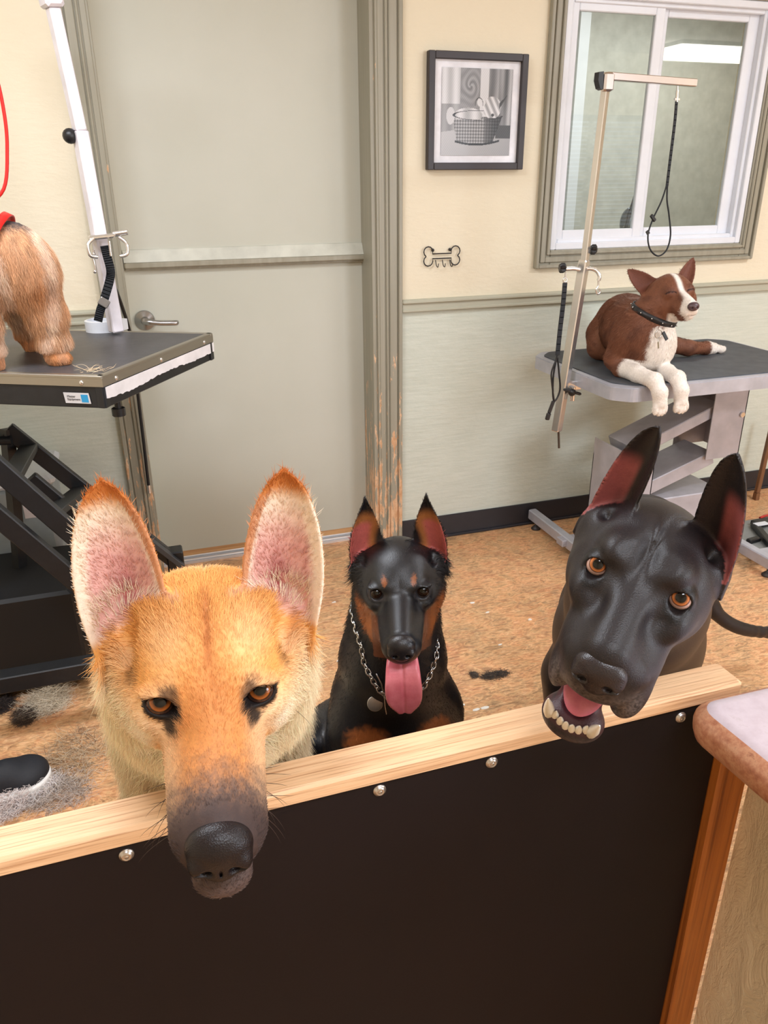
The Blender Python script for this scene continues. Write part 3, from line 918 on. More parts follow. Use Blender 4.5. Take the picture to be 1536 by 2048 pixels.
# sticker
def sticker():
    s0 = .038; w_, h_ = .066, .026; o_ = lA + ln_ * (s0 + w_); o_ = Vector((o_.x, o_.y, LZ - .068)) + frN * (-.0020)
    xd = -ln_; M_ = frame_matrix(o_, xd, -frN, (0, 0, 1))
    n_ = frN; base = o_ + frN * .0010
    def quad(m, x0, x1, z0, z1, lift, sk=.003):
        P = [base + xd * (x0 - 0) + Vector((0, 0, z0)), base + xd * x1 + Vector((0, 0, z0)), base + xd * (x1 - sk) + Vector((0, 0, z1)), base + xd * (x0 - sk) + Vector((0, 0, z1))]
        Pf = [p + n_ * lift for p in P]
        m.add(P + Pf, [(0, 1, 2, 3), (7, 6, 5, 4)] + [(i, (i + 1) % 4, 4 + (i + 1) % 4, 4 + i) for i in range(4)])
    m = MB(); quad(m, 0, w_, 0, h_, .0008); st_ = m.build('sticker', plain('silver_label', (206, 204, 206), .4), tl)
    m = MB(); quad(m, .043, .061, .003, .022, .0012, .001); m.build('blue_square', plain('blue_print', (44, 150, 204), .4), st_)
    for i_, (txt, z_) in enumerate((('Master', .0145), ('Equipment', .0075))):
        cu = bpy.data.curves.new('lettering', 'FONT'); cu.body = txt; cu.size = .0078; cu.extrude = .0002
        me = None
        o = bpy.data.objects.new('lettering', cu); COL.objects.link(o)
        cu.materials.append(plain('label_ink', (70, 68, 72), .5))
        bpy.context.view_layer.update()
        me = bpy.data.meshes.new_from_object(o.evaluated_get(bpy.context.evaluated_depsgraph_get()))
        bpy.data.objects.remove(o); me.name = 'lettering'; o = bpy.data.objects.new('lettering', me); COL.objects.link(o)
        p_ = base + xd * .006 + Vector((0, 0, z_)) + n_ * .0012
        o.matrix_world = frame_matrix(p_, xd, (0, 0, 1), n_)
        o.parent = st_; o.matrix_parent_inverse = parent_inv(st_)
sticker()
# lifting frame below: two slanting side frames, rungs, foot post and floor rails
def lift():
    yF, yN = 2.46, 2.02
    F = lambda u, v: at(u, v, y=yF)
    N = lambda u, v: at(u, v, y=yN)
    m = MB(); a_, b_ = F(14, 858), F(348, 1122); m.bar(a_, b_, .028, .046, bev=.003); m.build('far_lift_arm', M_blackm, tl)
    m = MB(); a2, b2 = N(-40, 905), N(215, 1128); m.bar(a2, b2, .030, .052, bev=.003); m.build('near_lift_arm', M_blackm, tl)
    m = MB(); a3, b3 = N(-60, 985), N(215, 1215); m.bar(a3, b3, .030, .050, bev=.003); m.build('lower_lift_arm', M_blackm, tl)
    mid = lambda y: (lambda u, v: at(u, v, y=y))
    m = MB(); am, bm_ = at(60, 955, y=2.24), at(300, 1155, y=2.24); m.bar(am, bm_, .026, .040, bev=.003); m.build('middle_lift_arm', M_blackm, tl)
    for s_, t_, wd in ((.0, .02, .05), (.30, .33, .052), (.62, .66, .05)):
        m = MB(); p_, q_ = a_.lerp(b_, s_ + .12), a2.lerp(b2, t_ + .20); m.bar(p_, q_, wd, .020, bev=.002); m.build('cross_bar', M_blackm, tl)
    m = MB(); m.bar(Vector((b_.x + .005, yF, .02)), Vector((b_.x + .005, yF, b_.z + .045)), .055, .060, up=(0, 1, 0), bev=.004); m.build('foot_post', M_blackm, tl)
    m = MB(); t0 = b_ + Vector((-.02, -.035, .045)); m.bar(t0 + Vector((-.05, 0, .06)), t0 + Vector((.045, 0, -.05)), .03, .018, bev=.002); m.build('hinge_plate', plain('dark_grey_steel', (66, 68, 72), .4), tl)
    # rails on and just above the floor
    for (u0, v0, u1, v1, yy, w_, h_) in ((-60, 1322, 230, 1372, 2.0, .05, .050), (-60, 1272, 230, 1292, 2.30, .05, .020), (-60, 1225, 210, 1250, 2.34, .04, .050), (-60, 1150, 150, 1166, 2.50, .03, .03)):
        p_, q_ = at(u0, v0, y=yy), at(u1, v1, y=yy)
        p_.z = q_.z = max(h_ / 2 + .002, (p_.z + q_.z) / 2)
        m = MB(); m.bar(p_, q_, w_, h_, bev=.003); m.build('base_rail', M_blackm, tl)
    m = MB(); m.box((-.78, 2.20, .02), (-.25, 2.55, .34), bev=.01); m.build('motor_box', plain('matt_black_box', (18, 18, 20), .6), tl)
    m = MB(); m.bar((-.50, 2.26, .34), (-.50, 2.26, LZ - .07), .05, .05, up=(0, 1, 0)); m.bar((-.42, 2.42, .30), a_ + Vector((0, 0, 0)), .03, .03); m.build('lift_column', M_blackm, tl)
    m = MB(); m.cyl(a_ + Vector((-.10, 0, -.03)), a_ + Vector((.01, -.02, -.03)), .014, 12); m.build('pivot_tube', M_blackm, tl)
lift()
m = MB(); kp = at(235, 806, y=lA.y + .10); kp.z = LZ - .085; m.cyl(kp, kp - Vector((0, 0, .03)), .008, 10); m.cyl(kp - Vector((0, 0, .020)), kp - Vector((0, 0, .040)), .017, 8); m.build('clamp_knob', M_black, tl)
# grooming arm on the left table
yP = 2.50
ga = empty('grooming_post', at(232, 640, y=yP), 'tall white square grooming post with chrome hooks behind the black table', 'post')
pb_, pm_, pt_ = at(231, 650, y=yP), at(205, 480, y=yP), at(106, 16, y=yP); pk = at(160, 262, y=yP)
M_lilac = plain('white_powder_coat', (226, 220, 226), .35)
def sqp(m, a_, b_, w_, bev=.003): return m.bar(a_, b_, w_, w_, up=(.45, -1, 0), bev=bev)
m = MB(); sqp(m, pb_ - Vector((0, 0, .02)), pk, .036); m.build('lower_tube', M_lilac, ga)
m = MB(); sqp(m, pk, pt_, .031); m.build('upper_tube', M_lilac, ga)
m = MB(); sqp(m, pt_, pt_ + Vector((-.01, 0, .10)), .050, .006); m.build('top_bracket', M_lilac, ga)
m = MB(); kk = at(140, 272, y=yP - .0); m.sphere(kk, .020, 16); m.build('knob', M_black, ga)
cc_ = at(206, 478, y=yP - .03)
m = MB(); m.bar(cc_ + Vector((-.040, 0, .004)), cc_ + Vector((.035, 0, .010)), .05, .012, bev=.004); m.cyl(cc_ + Vector((.03, -.01, .012)), cc_ + Vector((.07, -.02, .018)), .008, 10)
for sx_ in (-1, 1):
    m.tube(catmull([cc_ + Vector((sx_ * .035 + .01, -.02, .004)), cc_ + Vector((sx_ * .052 + .01, -.03, -.012)), cc_ + Vector((sx_ * .050 + .01, -.035, -.040)), cc_ + Vector((sx_ * .030 + .01, -.035, -.046))], 5), .0055, 8)
m.build('hook_collar', M_steel, ga)
m = MB(); s0 = at(187, 500, y=yP - .04); m.tube(catmull([s0, at(186, 515, y=yP - .04), at(189, 528, y=yP - .04), at(191, 545, y=yP - .04)], 4), .0035, 8); m.sphere(at(187, 508, y=yP - .04), .006, 10); m.sphere(at(190, 543, y=yP - .04), .006, 10); m.build('hanging_snap', M_steel, ga)
wb = empty('arm_base', at(205, 668, z=LZ), 'white plastic half-round cup at the foot of the grooming post', 'holder')
m = MB(); c0 = at(206, 662, z=LZ); n_ = 22; vs = []; fs = []
P_ = []
e1 = ln_; e2 = -le
for k in range(n_ + 1):
    a_ = math.pi * k / n_
    P_.append(c0 - e1 * (.058 * math.cos(a_)) * 1.0 + e2 * (-.02 + .062 * math.sin(a_)))
P_.append(c0 + e1 * .058 - e2 * .045); P_.append(c0 - e1 * .058 - e2 * .045)
N_ = len(P_)
for sc_, z_ in ((1, 0), (1, .032), (.84, .034), (.84, .020)):
    cen = c0
    for p_ in P_: vs.append(Vector((cen.x + (p_.x - cen.x) * sc_, cen.y + (p_.y - cen.y) * sc_, LZ + z_)))
for r_ in range(3):
    for k in range(N_): l_ = (k + 1) % N_; fs.append((r_ * N_ + k, r_ * N_ + l_, (r_ + 1) * N_ + l_, (r_ + 1) * N_ + k))
fs += [tuple(range(N_ - 1, -1, -1)), tuple(range(3 * N_, 4 * N_))]
m.add(vs, fs); m.build('cup', M_white, wb)
# black leads
def strap(m, pts, w_, th=.002, face=(0, -1, 0), n=6):
    P = catmull(pts, n); f = Vector(face)
    for i in range(len(P) - 1):
        d_ = (P[i + 1] - P[i]); 
        if d_.length < 1e-5: continue
        dn = d_.normalized(); m.bar(P[i] - dn * .001, P[i + 1] + dn * .001, w_, th, up=f)
    return m
ld = empty('lead', at(215, 560, y=yP - .05), 'black webbing lead with silver slide hanging from the white post', 'lead')
yl = yP - .055
m = MB(); strap(m, [at(209, 492, y=yl), at(214, 512, y=yl), at(221, 540, y=yl), at(219, 562, y=yl), at(208, 600, y=yl), at(201, 620, y=yl), at(196, 642, y=yl)], .024, .003); m.build('webbing', M_strap, ld)
m = MB(); m.bar(at(212, 598, y=yl - .004), at(204, 612, y=yl - .004), .030, .006, up=(0, -1, 0), bev=.002); m.build('slide', NT('grey_slide', .4, .6, .5, (150, 146, 142)).m, ld)
m = MB(); m.tube([at(218, 482, y=yl), at(220, 497, y=yl), at(222, 512, y=yl)], .004, 8); m.build('snap', M_steel, ld)
ld2 = empty('cable', at(298, 985, y=2.80), 'thin black cable running down the door casing behind the black table', 'cable')
m = MB(); m.tube(catmull([at(226, 566, y=2.60), at(243, 610, y=2.66), at(259, 662, y=2.72), at(268, 720, y=2.79), at(277, 800, y=2.812), at(288, 890, y=2.815), at(297, 970, y=2.815)], 6), .0058, 8); m.build('wire', M_black, ld2)
m = MB(); m.cyl(at(297, 970, y=2.815), at(299, 986, y=2.815), .0072, 10); m.build('end_clip', M_steel, ld2)
# cut hair on the black table
# storage bin behind
bn = empty('storage_bin', (-.50, 2.72, 0), 'clear plastic storage bin with white lid behind the black lifting frame', 'bin')
M_bin = plain('cloudy_plastic', (150, 158, 162), .3); bt = at(112, 925, y=2.68)
m = MB(); m.box((-.86, 2.56, 0), (bt.x - .015, 2.83, bt.z - .03), bev=.02); m.build('tub', M_bin, bn)
m = MB(); m.box((-.88, 2.545, bt.z - .035), (bt.x, 2.842, bt.z), bev=.012); m.build('lid', M_white, bn)
m = MB(); m.box((bt.x - .11, 2.556, bt.z - .14), (bt.x - .03, 2.559, bt.z - .06)); m.build('paper_label', plain('printed_label', (226, 214, 214), .5), bn)

# ------------------------------------------------------------------ right grooming table (grey)
tr = empty('grooming_table', (1.95, 2.4, 0), 'grey lifting table with dark rubber mat, under the brown and white dog', 'table')
RZ = .82; rx0, rx1, ry0, ry1, ch = 1.500, 2.415, 2.090, 2.715, .055
def oct_(g, c=ch): return [(rx0 + g + c, ry0 + g), (rx1 - g - c, ry0 + g), (rx1 - g, ry0 + g + c), (rx1 - g, ry1 - g - c), (rx1 - g - c, ry1 - g), (rx0 + g + c, ry1 - g), (rx0 + g, ry1 - g - c), (rx0 + g, ry0 + g + c)]
def rnd(P, r=.02, n=4):
    out = []; m_ = len(P)
    for i in range(m_):
        a_, b_, c_ = Vector(P[i - 1]), Vector(P[i]), Vector(P[(i + 1) % m_])
        d1 = (a_ - b_).normalized() * r; d2 = (c_ - b_).normalized() * r
        for k in range(n + 1):
            t = k / n; out.append(tuple((b_ + d1) * (1 - t) ** 2 + b_ * 2 * t * (1 - t) + (b_ + d2) * t * t))
    return out
def slab(m, P, z0, z1):
    n_ = len(P); m.add([(p[0], p[1], z0) for p in P] + [(p[0], p[1], z1) for p in P], [tuple(range(n_ - 1, -1, -1)), tuple(range(n_, 2 * n_))] + [(i, (i + 1) % n_, n_ + (i + 1) % n_, n_ + i) for i in range(n_)])
M_gal = plain('satin_grey_aluminium', (178, 178, 186), .38, .25)
m = MB(); slab(m, rnd(oct_(0)), RZ - .048, RZ - .004); slab(m, rnd(oct_(.003)), RZ - .004, RZ); m.build('table_frame', M_gal, tr)
k_ = NT('dark_grey_rubber', .6, 0, .35); v_ = k_.coord(); k_.base(k_.ramp(k_.noise(v_, 18, 4), [(.3, [68, 71, 76]), (.7, [82, 85, 90])])); k_.bump(k_.noise(v_, 500, 2), .4, .001)
m = MB(); slab(m, rnd(oct_(.024)), RZ, RZ + .0035); m.build('rubber_mat', k_.m, tr)
M_gs = plain('grey_sheet_steel', (170, 166, 172), .42, .1)
m = MB(); m.box((1.704, 2.30, .03), (1.845, 2.304, .513)); m.box((1.704, 2.30, .03), (1.708, 2.50, .513)); m.box((1.841, 2.30, .03), (1.845, 2.50, .45)); m.box((1.704, 2.496, .03), (1.845, 2.50, .45)); m.box((1.70, 2.297, .03), (1.712, 2.31, .520)); m.build('lift_tower', M_gs, tr)
for (zl, zr, h_, nm) in ((.500, .640, .045, 'upper_lift_arm'), (.315, .440, .055, 'lower_lift_arm')):
    m = MB(); m.bar((1.76, 2.40, zl), (2.13, 2.40, zr), .17, h_, bev=.003); m.build(nm, M_gs, tr)
m = MB(); m.box((2.080, 2.30, .44), (2.235, 2.304, RZ - .048)); m.box((2.231, 2.30, .44), (2.235, 2.50, RZ - .048)); m.box((2.080, 2.496, .44), (2.235, 2.50, RZ - .048)); m.box((2.0, 2.25, RZ - .056), (2.3, 2.55, RZ - .046)); m.build('upper_bracket', M_gs, tr)
m = MB(); q_ = at(1484, 829, y=2.297); m.cyl(q_, q_ + Vector((0, -.006, 0)), .010, 12); m.build('bolt', M_steel, tr)
m = MB(); m.box((1.865, 2.30, .05), (2.19, 2.50, .300), bev=.004); m.build('motor_housing', M_gs, tr)
m = MB(); m.box((1.60, 2.24, .045), (2.30, 2.29, .075), bev=.003); m.box((1.60, 2.50, .045), (2.30, 2.55, .075), bev=.003); m.box((1.66, 2.24, .055), (2.28, 2.55, .062)); m.build('base_plate', M_gs, tr)
for x_ in (1.640, 2.285):
    m = MB(); m.bar((x_, 2.06, .058), (x_, 2.835, .058), .038, .046, bev=.004); m.build('foot_bar', M_gal, tr)
    for y_ in (2.09, 2.79):
        m = MB(); m.lathe([(0, 0), (.021, 0), (.021, .005), (.010, .016), (.005, .018), (.005, .040), (0, .040)], Matrix.Translation((x_, y_, 0)), 20); m.build('levelling_foot', plain('dark_rubber_foot', (52, 46, 44), .5), tr)
m = MB(); m.bar((2.29, 2.185, .040), (2.75, 2.185, .040), .05, .03, bev=.004); m.build('front_base_bar', M_gal, tr)
# pedal unit at the right
pd = empty('foot_pedal', (2.52, 2.36, 0), 'grey floor tray with black pedal and white label at the right edge', 'pedal')
m = MB(); m.box((2.33, 2.235, .0), (2.80, 2.52, .020), bev=.004); m.box((2.33, 2.225, .018), (2.80, 2.245, .034), bev=.004); m.build('tray', plain('grey_tray', (140, 142, 140), .4), pd)
m = MB(); a_, b_ = at(1508, 1048, z=.036), at(1536, 1082, z=.036); m.bar(a_, b_ + (b_ - a_) * .4, .030, .024, bev=.004); m.bar(a_, a_ + Vector((.14, .0, 0)), .05, .022, bev=.004); m.bar(at(1496, 1083, z=.03), at(1518, 1077, z=.03), .026, .02, bev=.004); m.build('pedal', M_black, pd)
m = MB(); q_ = at(1522, 1047, z=.05); m.box((q_.x - .030, q_.y - .015, .047), (q_.x + .035, q_.y + .015, .050)); m.build('white_label', M_white, pd)
rc_ = empty('cable', (2.7, 2.55, 0), 'short red cable on the floor at the right edge behind the pedal tray', 'cable')
m = MB(); m.tube(catmull([at(1520, 1036, z=.045), at(1530, 1032, z=.045), at(1545, 1030, z=.02), at(1570, 1034, z=.01)], 5), .006, 8); m.build('wire', plain('red_cable', (186, 48, 42), .5), rc_)
wl = empty('furniture_leg', (2.86, 2.74, 0), 'slanted brown wooden furniture leg at the right edge by the black baseboard', 'leg')
m = MB(); m.bar(at(1514, 985, y=2.74), at(1545, 850, y=2.74), .022, .022, up=(0, 1, 0), bev=.003); m.bar(Vector((at(1514, 985, y=2.74).x, 2.74, 0)), at(1514, 985, y=2.74), .022, .022, up=(0, 1, 0)); m.build('wood', wood_mat('brown_wood', (132, 92, 62), (112, 76, 50), (88, 58, 38), 'Z'), wl)

# grooming arm with noose on the right table
yA = 2.36
g2 = empty('grooming_post', at(1115, 860, y=yA), 'chrome grooming post at the left end of the grey table before the window', 'post')
def G(u, v, dy=0.0): return at(u, v, y=yA + dy)
m = MB(); m.bar(G(1113, 862), G(1169, 520), .030, .030, up=(.5, -1, 0), bev=.003); m.build('lower_tube', M_steel, g2)
m = MB(); m.bar(G(1169, 525), G(1212, 170), .021, .021, up=(.5, -1, 0), bev=.002); m.build('upper_tube', M_steel, g2)
M_st2 = NT('soft_chrome', .25, 1, .5, (206, 196, 192)).m
m = MB(); a_, b_ = G(1212, 152), G(1391, 166); m.bar(a_, b_, .022, .022, up=(0, 0, 1), bev=.002); m.build('horizontal_arm', M_st2, g2)
m = MB(); e_ = G(1214, 158, -.004); m.box((e_.x - .016, e_.y - .016, e_.z - .035), (e_.x + .020, e_.y + .016, e_.z + .018), bev=.006); m.build('elbow_bracket', M_st2, g2)
m = MB(); e_ = G(1206, 158, -.006); m.prism([(e_.x - .020, e_.z + .018), (e_.x - .004, e_.z + .020), (e_.x - .002, e_.z - .030), (e_.x - .012, e_.z - .026), (e_.x - .021, e_.z - .004)], .026, Matrix.Translation((0, e_.y - .008, 0))); m.build('elbow_cap', M_black, g2)
def knobm(q, r=.015, ax=(1, 0, 0)):
    m = MB(); ax = Vector(ax).normalized(); u_ = ax.orthogonal().normalized(); w_ = ax.cross(u_)
    n_ = 24; prof = [(0, -.011), (.7, -.011), (1, -.006), (1, .006), (.6, .011), (0, .011)]
    vs = []
    for (rr_, h_) in prof:
        for k in range(n_):
            a_ = 2 * math.pi * k / n_; lob = 1 + .16 * math.cos(a_ * 6)
            vs.append(Vector(q) + ax * h_ + (u_ * math.cos(a_) + w_ * math.sin(a_)) * max(rr_, .01) * r * lob)
    fs = []
    for i in range(len(prof) - 1):
        for k in range(n_): l_ = (k + 1) % n_; fs.append((i * n_ + k, i * n_ + l_, (i + 1) * n_ + l_, (i + 1) * n_ + k))
    m.add(vs, fs, False); return m
knobm(G(1187, 499), .015, (1, -.3, 0)).build('knob', M_black, g2)
m = MB(); m.cyl(G(1172, 500), G(1184, 499), .004, 8); m.build('knob_stem', M_steel, g2)
knobm(G(1125, 536), .015, (1, -.2, 0)).build('knob', M_black, g2)
m = MB(); m.tube([G(1130, 538), G(1146, 537), G(1165, 540)], .007, 10); m.tube(catmull([G(1160, 540), G(1178, 537, -.01), G(1192, 541, -.02), G(1199, 552, -.03), G(1197, 561, -.03)], 5), .0065, 10); m.build('hook_bar', M_steel, g2)
m = MB(); m.tube(catmull([G(1197, 560, -.03), G(1196, 572, -.03), G(1192, 580, -.03), G(1195, 588, -.03), G(1200, 584, -.03), G(1198, 578, -.03)], 4), .0032, 8); m.build('hanging_snap', M_steel, g2)
m = MB(); q_ = G(1131, 772); m.box((q_.x - .008, q_.y - .012, q_.z - .018), (q_.x + .060, q_.y + .030, q_.z + .018), bev=.004); m.cyl(q_ + Vector((.02, -.02, 0)), q_ + Vector((.02, -.02, -.05)), .009, 12); m.build('clamp', M_steel, g2)
m = MB(); q2 = G(1142, 782, -.02); m.bar(q2 + Vector((-.03, 0, .008)), q2 + Vector((.035, -.01, -.012)), .016, .010, bev=.003); m.sphere(q2 + Vector((.002, -.004, -.004)), .014, 12); m.build('clamp_lever', M_black, g2)
m = MB(); m.cyl(G(1117, 862), G(1118, 896), .0042, 8); m.build('thin_rod', plain('dark_rod', (84, 74, 66), .4, .6), g2)
# the noose on its arm
ns = empty('noose', G(1330, 440), 'thin black noose hanging by a snap from the chrome arm in front of the window', 'noose')
m = MB(); m.tube([G(1355, 172), G(1355, 182)], .003, 8); m.cyl(G(1355, 181), G(1354, 196), .0055, 10); m.tube([G(1354, 196), G(1354, 204)], .0035, 8); m.bar(G(1349, 198), G(1359, 199), .006, .006); m.build('snap', M_steel, ns)
m = MB(); strap(m, [G(1353, 203), G(1350, 240), G(1344, 290), G(1339, 330), G(1334, 372)], .0095, .003, n=4); m.build('webbing', M_strap, ns)
m = MB(); m.tube(catmull([G(1334, 368), G(1323, 402), G(1306, 438), G(1296, 470), G(1300, 498), G(1316, 512), G(1333, 500), G(1341, 470), G(1338, 430), G(1334, 400), G(1335, 368)], 6), .0028, 6); m.build('loop', M_strap, ns)
m = MB(); m.bar(G(1302, 430, -.002), G(1310, 442, -.002), .012, .008, up=(0, -1, 0), bev=.002); m.build('slide', M_black, ns)
m = MB(); m.bar(G(1294, 462, -.002), G(1297, 468, -.002), .010, .006, up=(0, -1, 0)); m.build('slide', M_black, ns)
# second tether on the post
t2 = empty('lead', G(1115, 700), 'dark webbing lead with plastic buckle hanging beside the chrome post', 'lead')
m = MB(); m.tube([G(1131, 545, -.02), G(1131, 558, -.02)], .003, 8); m.tube([G(1130, 560, -.02) + Vector((math.cos(a_) * .008, 0, math.sin(a_) * .007)) for a_ in np.linspace(0, 6.283, 13)[:-1]], .0022, 6, closed=True); m.build('snap', M_steel, t2)
m = MB(); strap(m, [G(1130, 566, -.02), G(1126, 610, -.02), G(1120, 660, -.02), G(1115, 710, -.02)], .0165, .003, n=4); m.build('webbing', M_strap, t2)
m = MB(); m.tube(catmull([G(1115, 708, -.02), G(1107, 750, -.02), G(1106, 790, -.02), G(1110, 802, -.02), G(1120, 780, -.02), G(1118, 745, -.02), G(1115, 715, -.02)], 5), .0035, 6); m.tube(catmull([G(1112, 720, -.02), G(1103, 745, -.02), G(1104, 768, -.02), G(1108, 800, -.02)], 4), .0030, 6); m.build('cords', M_black, t2)
m = MB(); m.bar(G(1107, 802, -.02), G(1098, 826, -.02), .013, .008, up=(0, -1, 0), bev=.002); m.bar(G(1098, 826, -.02), G(1094, 840, -.02), .017, .010, up=(0, -1, 0), bev=.003); m.build('buckle', M_black, t2)

# ------------------------------------------------------------------ the barrier in front
br = empty('barrier', (-.3, .63, 0), 'low dark plywood barrier capped with a bare wooden rail, three dogs behind it', 'barrier')
BZ, BY0, BY1, BX1 = .880, .609, .656, .666
M_bar = wood_mat('bare_pine_rail', (240, 200, 158), (224, 176, 132), (170, 118, 80), 'X', .5, 2.6, 1.4)
m = MB(); m.box((-1.45, BY0, .857), (BX1, BY1, BZ), bev=.004); m.build('rail', M_bar, br)
k_ = NT('dark_brown_laminate', .55, 0, .22); v_ = k_.coord()
k_.base(k_.mix(.12, k_.ramp(k_.noise(v_, 5, 4), [(.3, [21, 16, 19]), (.7, [25, 19, 22])]), k_.ramp(k_.noise(k_.coord('Object', (3, 1, 9), (0, .6, 0)), 40, 8, .85, 2.5), [(.66, [21, 16, 19]), (.74, [120, 108, 104])])))
k_.bump(k_.noise(v_, 300, 2), .08, .001)
m = MB(); m.box((-1.45, BY0 + .006, .0), (BX1 - .018, BY0 + .018, .857)); m.build('panel', k_.m, br)
m = MB(); m.box((-1.45, BY0 + .019, .77), (BX1 - .018, BY1 - .006, .856)); m.box((BX1 - .06, BY0 + .019, 0), (BX1 - .018, BY1 - .006, .77)); m.box((-1.45, BY0 + .019, 0), (-1.40, BY1 - .006, .77)); m.box((-1.40, BY0 + .019, .0), (BX1 - .06, BY1 - .006, .07)); m.build('frame', M_bar, br)
for (u_, v2_) in ((253, 1709), (759, 1580), (983, 1524), (1361, 1434)):
    q_ = at(u_, v2_, y=BY0 + .006); m = MB()
    m.lathe([(0, .0040), (.0020, .0040), (.0024, .0030), (.0030, .0044), (.0046, .0040), (.0060, .0022), (.0064, .0016), (.0072, .0014), (.0074, 0)], frame_matrix(q_, (1, 0, 0), (0, 0, 1), (0, -1, 0)), 20); m.build('screw', NT('zinc_screw', .3, .9, .5, (196, 190, 184)).m, br)
# wooden post, half wall and counter at the right
M_post = wood_mat('stained_post', (190, 116, 52), (164, 92, 38), (112, 58, 24), 'Z', .35, 1.0)
m = MB(); m.box((.650, .600, 0), (.698, .640, .838), bev=.004); o_ = m.build('wooden_post', M_post); tag(o_, 'brown stained wooden post between the dark barrier panel and the olive half wall', 'post')
k_ = NT('olive_trowelled_plaster', .6, 0, .4, (176, 164, 132)); v_ = k_.coord()
k_.base(k_.ramp(k_.noise(v_, 6, 4), [(.3, [222, 204, 172]), (.7, [232, 214, 182])]))
k_.bump(k_.noise(k_.coord('Object', (1, 2.4, 1.0), (.7, 0, 0)), 11, 7, .66, 1.0), .9, .010)
m = MB(); m.box((.700, -.60, 0), (.86, .600, .838)); S(m, 'wall_near', k_.m)
ct = empty('countertop', (.8, .1, .838), 'pinkish speckled laminate countertop with rounded brown edge, at the lower right', 'countertop')
cT, cB = BZ + .004, .838
pa_, pb2 = at(1426, 1413, z=cT), at(1536, 1500, z=cT)
dE = (pa_ - pb2).normalized()
q0 = pa_; q1 = pa_ - dE * 1.1
k_ = NT('speckled_laminate', .3, 0, .5); v_ = k_.coord(); sep = k_.n('ShaderNodeSeparateXYZ'); k_.l(v_, sep.inputs[0])
gt = k_.n('ShaderNodeMath', operation='GREATER_THAN'); k_.l(sep.outputs[2], gt.inputs[0]); gt.inputs[1].default_value = .0435
a_ = k_.ramp(k_.noise(v_, 90, 6, .7), [(.3, [172, 112, 86]), (.45, [196, 134, 104]), (.6, [216, 162, 128]), (.75, [158, 96, 76])])
b_ = k_.ramp(k_.noise(v_, 60, 5, .6), [(.3, [204, 188, 196]), (.6, [216, 202, 210]), (.75, [198, 182, 186])])
k_.base(k_.mix(gt.outputs[0], a_, b_)); k_.bump(k_.noise(v_, 200, 3), .06, .001)
# profile: bullnose edge running round the near corner
def counter():
    m = MB(); r_ = .024; th = cT - cB; out = []
    bx, by = q0.x, q0.y
    path = [Vector((1.25, by + (1.25 - bx) * -.02, 0)), Vector((bx + .012, by, 0))]
    for k in range(1, 6):
        a2 = k / 6 * math.pi / 2; path.append(Vector((bx + .012 - .012 * math.sin(a2), by - .012 + .012 * math.cos(a2), 0)))
    path += [Vector((bx, by - .014, 0)), Vector((q1.x, q1.y, 0))]
    prof = [(0, th)] + [(r_ * math.sin(t), th - .020 + .020 * math.cos(t)) for t in np.linspace(.15, math.pi / 2, 7)] + [(r_ * .97, th * .35), (r_ * .80, .004), (r_ * .62, 0), (-.03, 0)]
    vs = []
    for i, p_ in enumerate(path):
        t_ = (path[min(i + 1, len(path) - 1)] - path[max(i - 1, 0)]).normalized()
        nrm = Vector((t_.y, -t_.x, 0))
        nrm = -nrm if nrm.dot(Vector((-1, .6, 0))) < 0 else nrm
        for (o_, z_) in prof: vs.append(Vector((p_.x, p_.y, cB + z_)) + nrm * o_)
    n_ = len(prof); fs = []
    for i in range(len(path) - 1):
        for k in range(n_ - 1): fs.append((i * n_ + k, i * n_ + k + 1, (i + 1) * n_ + k + 1, (i + 1) * n_ + k))
    m.add(vs, fs, True)
    top = [vs[i * n_] for i in range(len(path))] + [Vector((1.25, q1.y, cT))]
    m.add(top, [tuple(range(len(top)))])
    bot = [vs[i * n_ + n_ - 1] for i in range(len(path))] + [Vector((1.25, q1.y, cB))]
    m.add(bot, [tuple(range(len(bot)))])
    return m.build('slab', k_.m, ct)
counter()

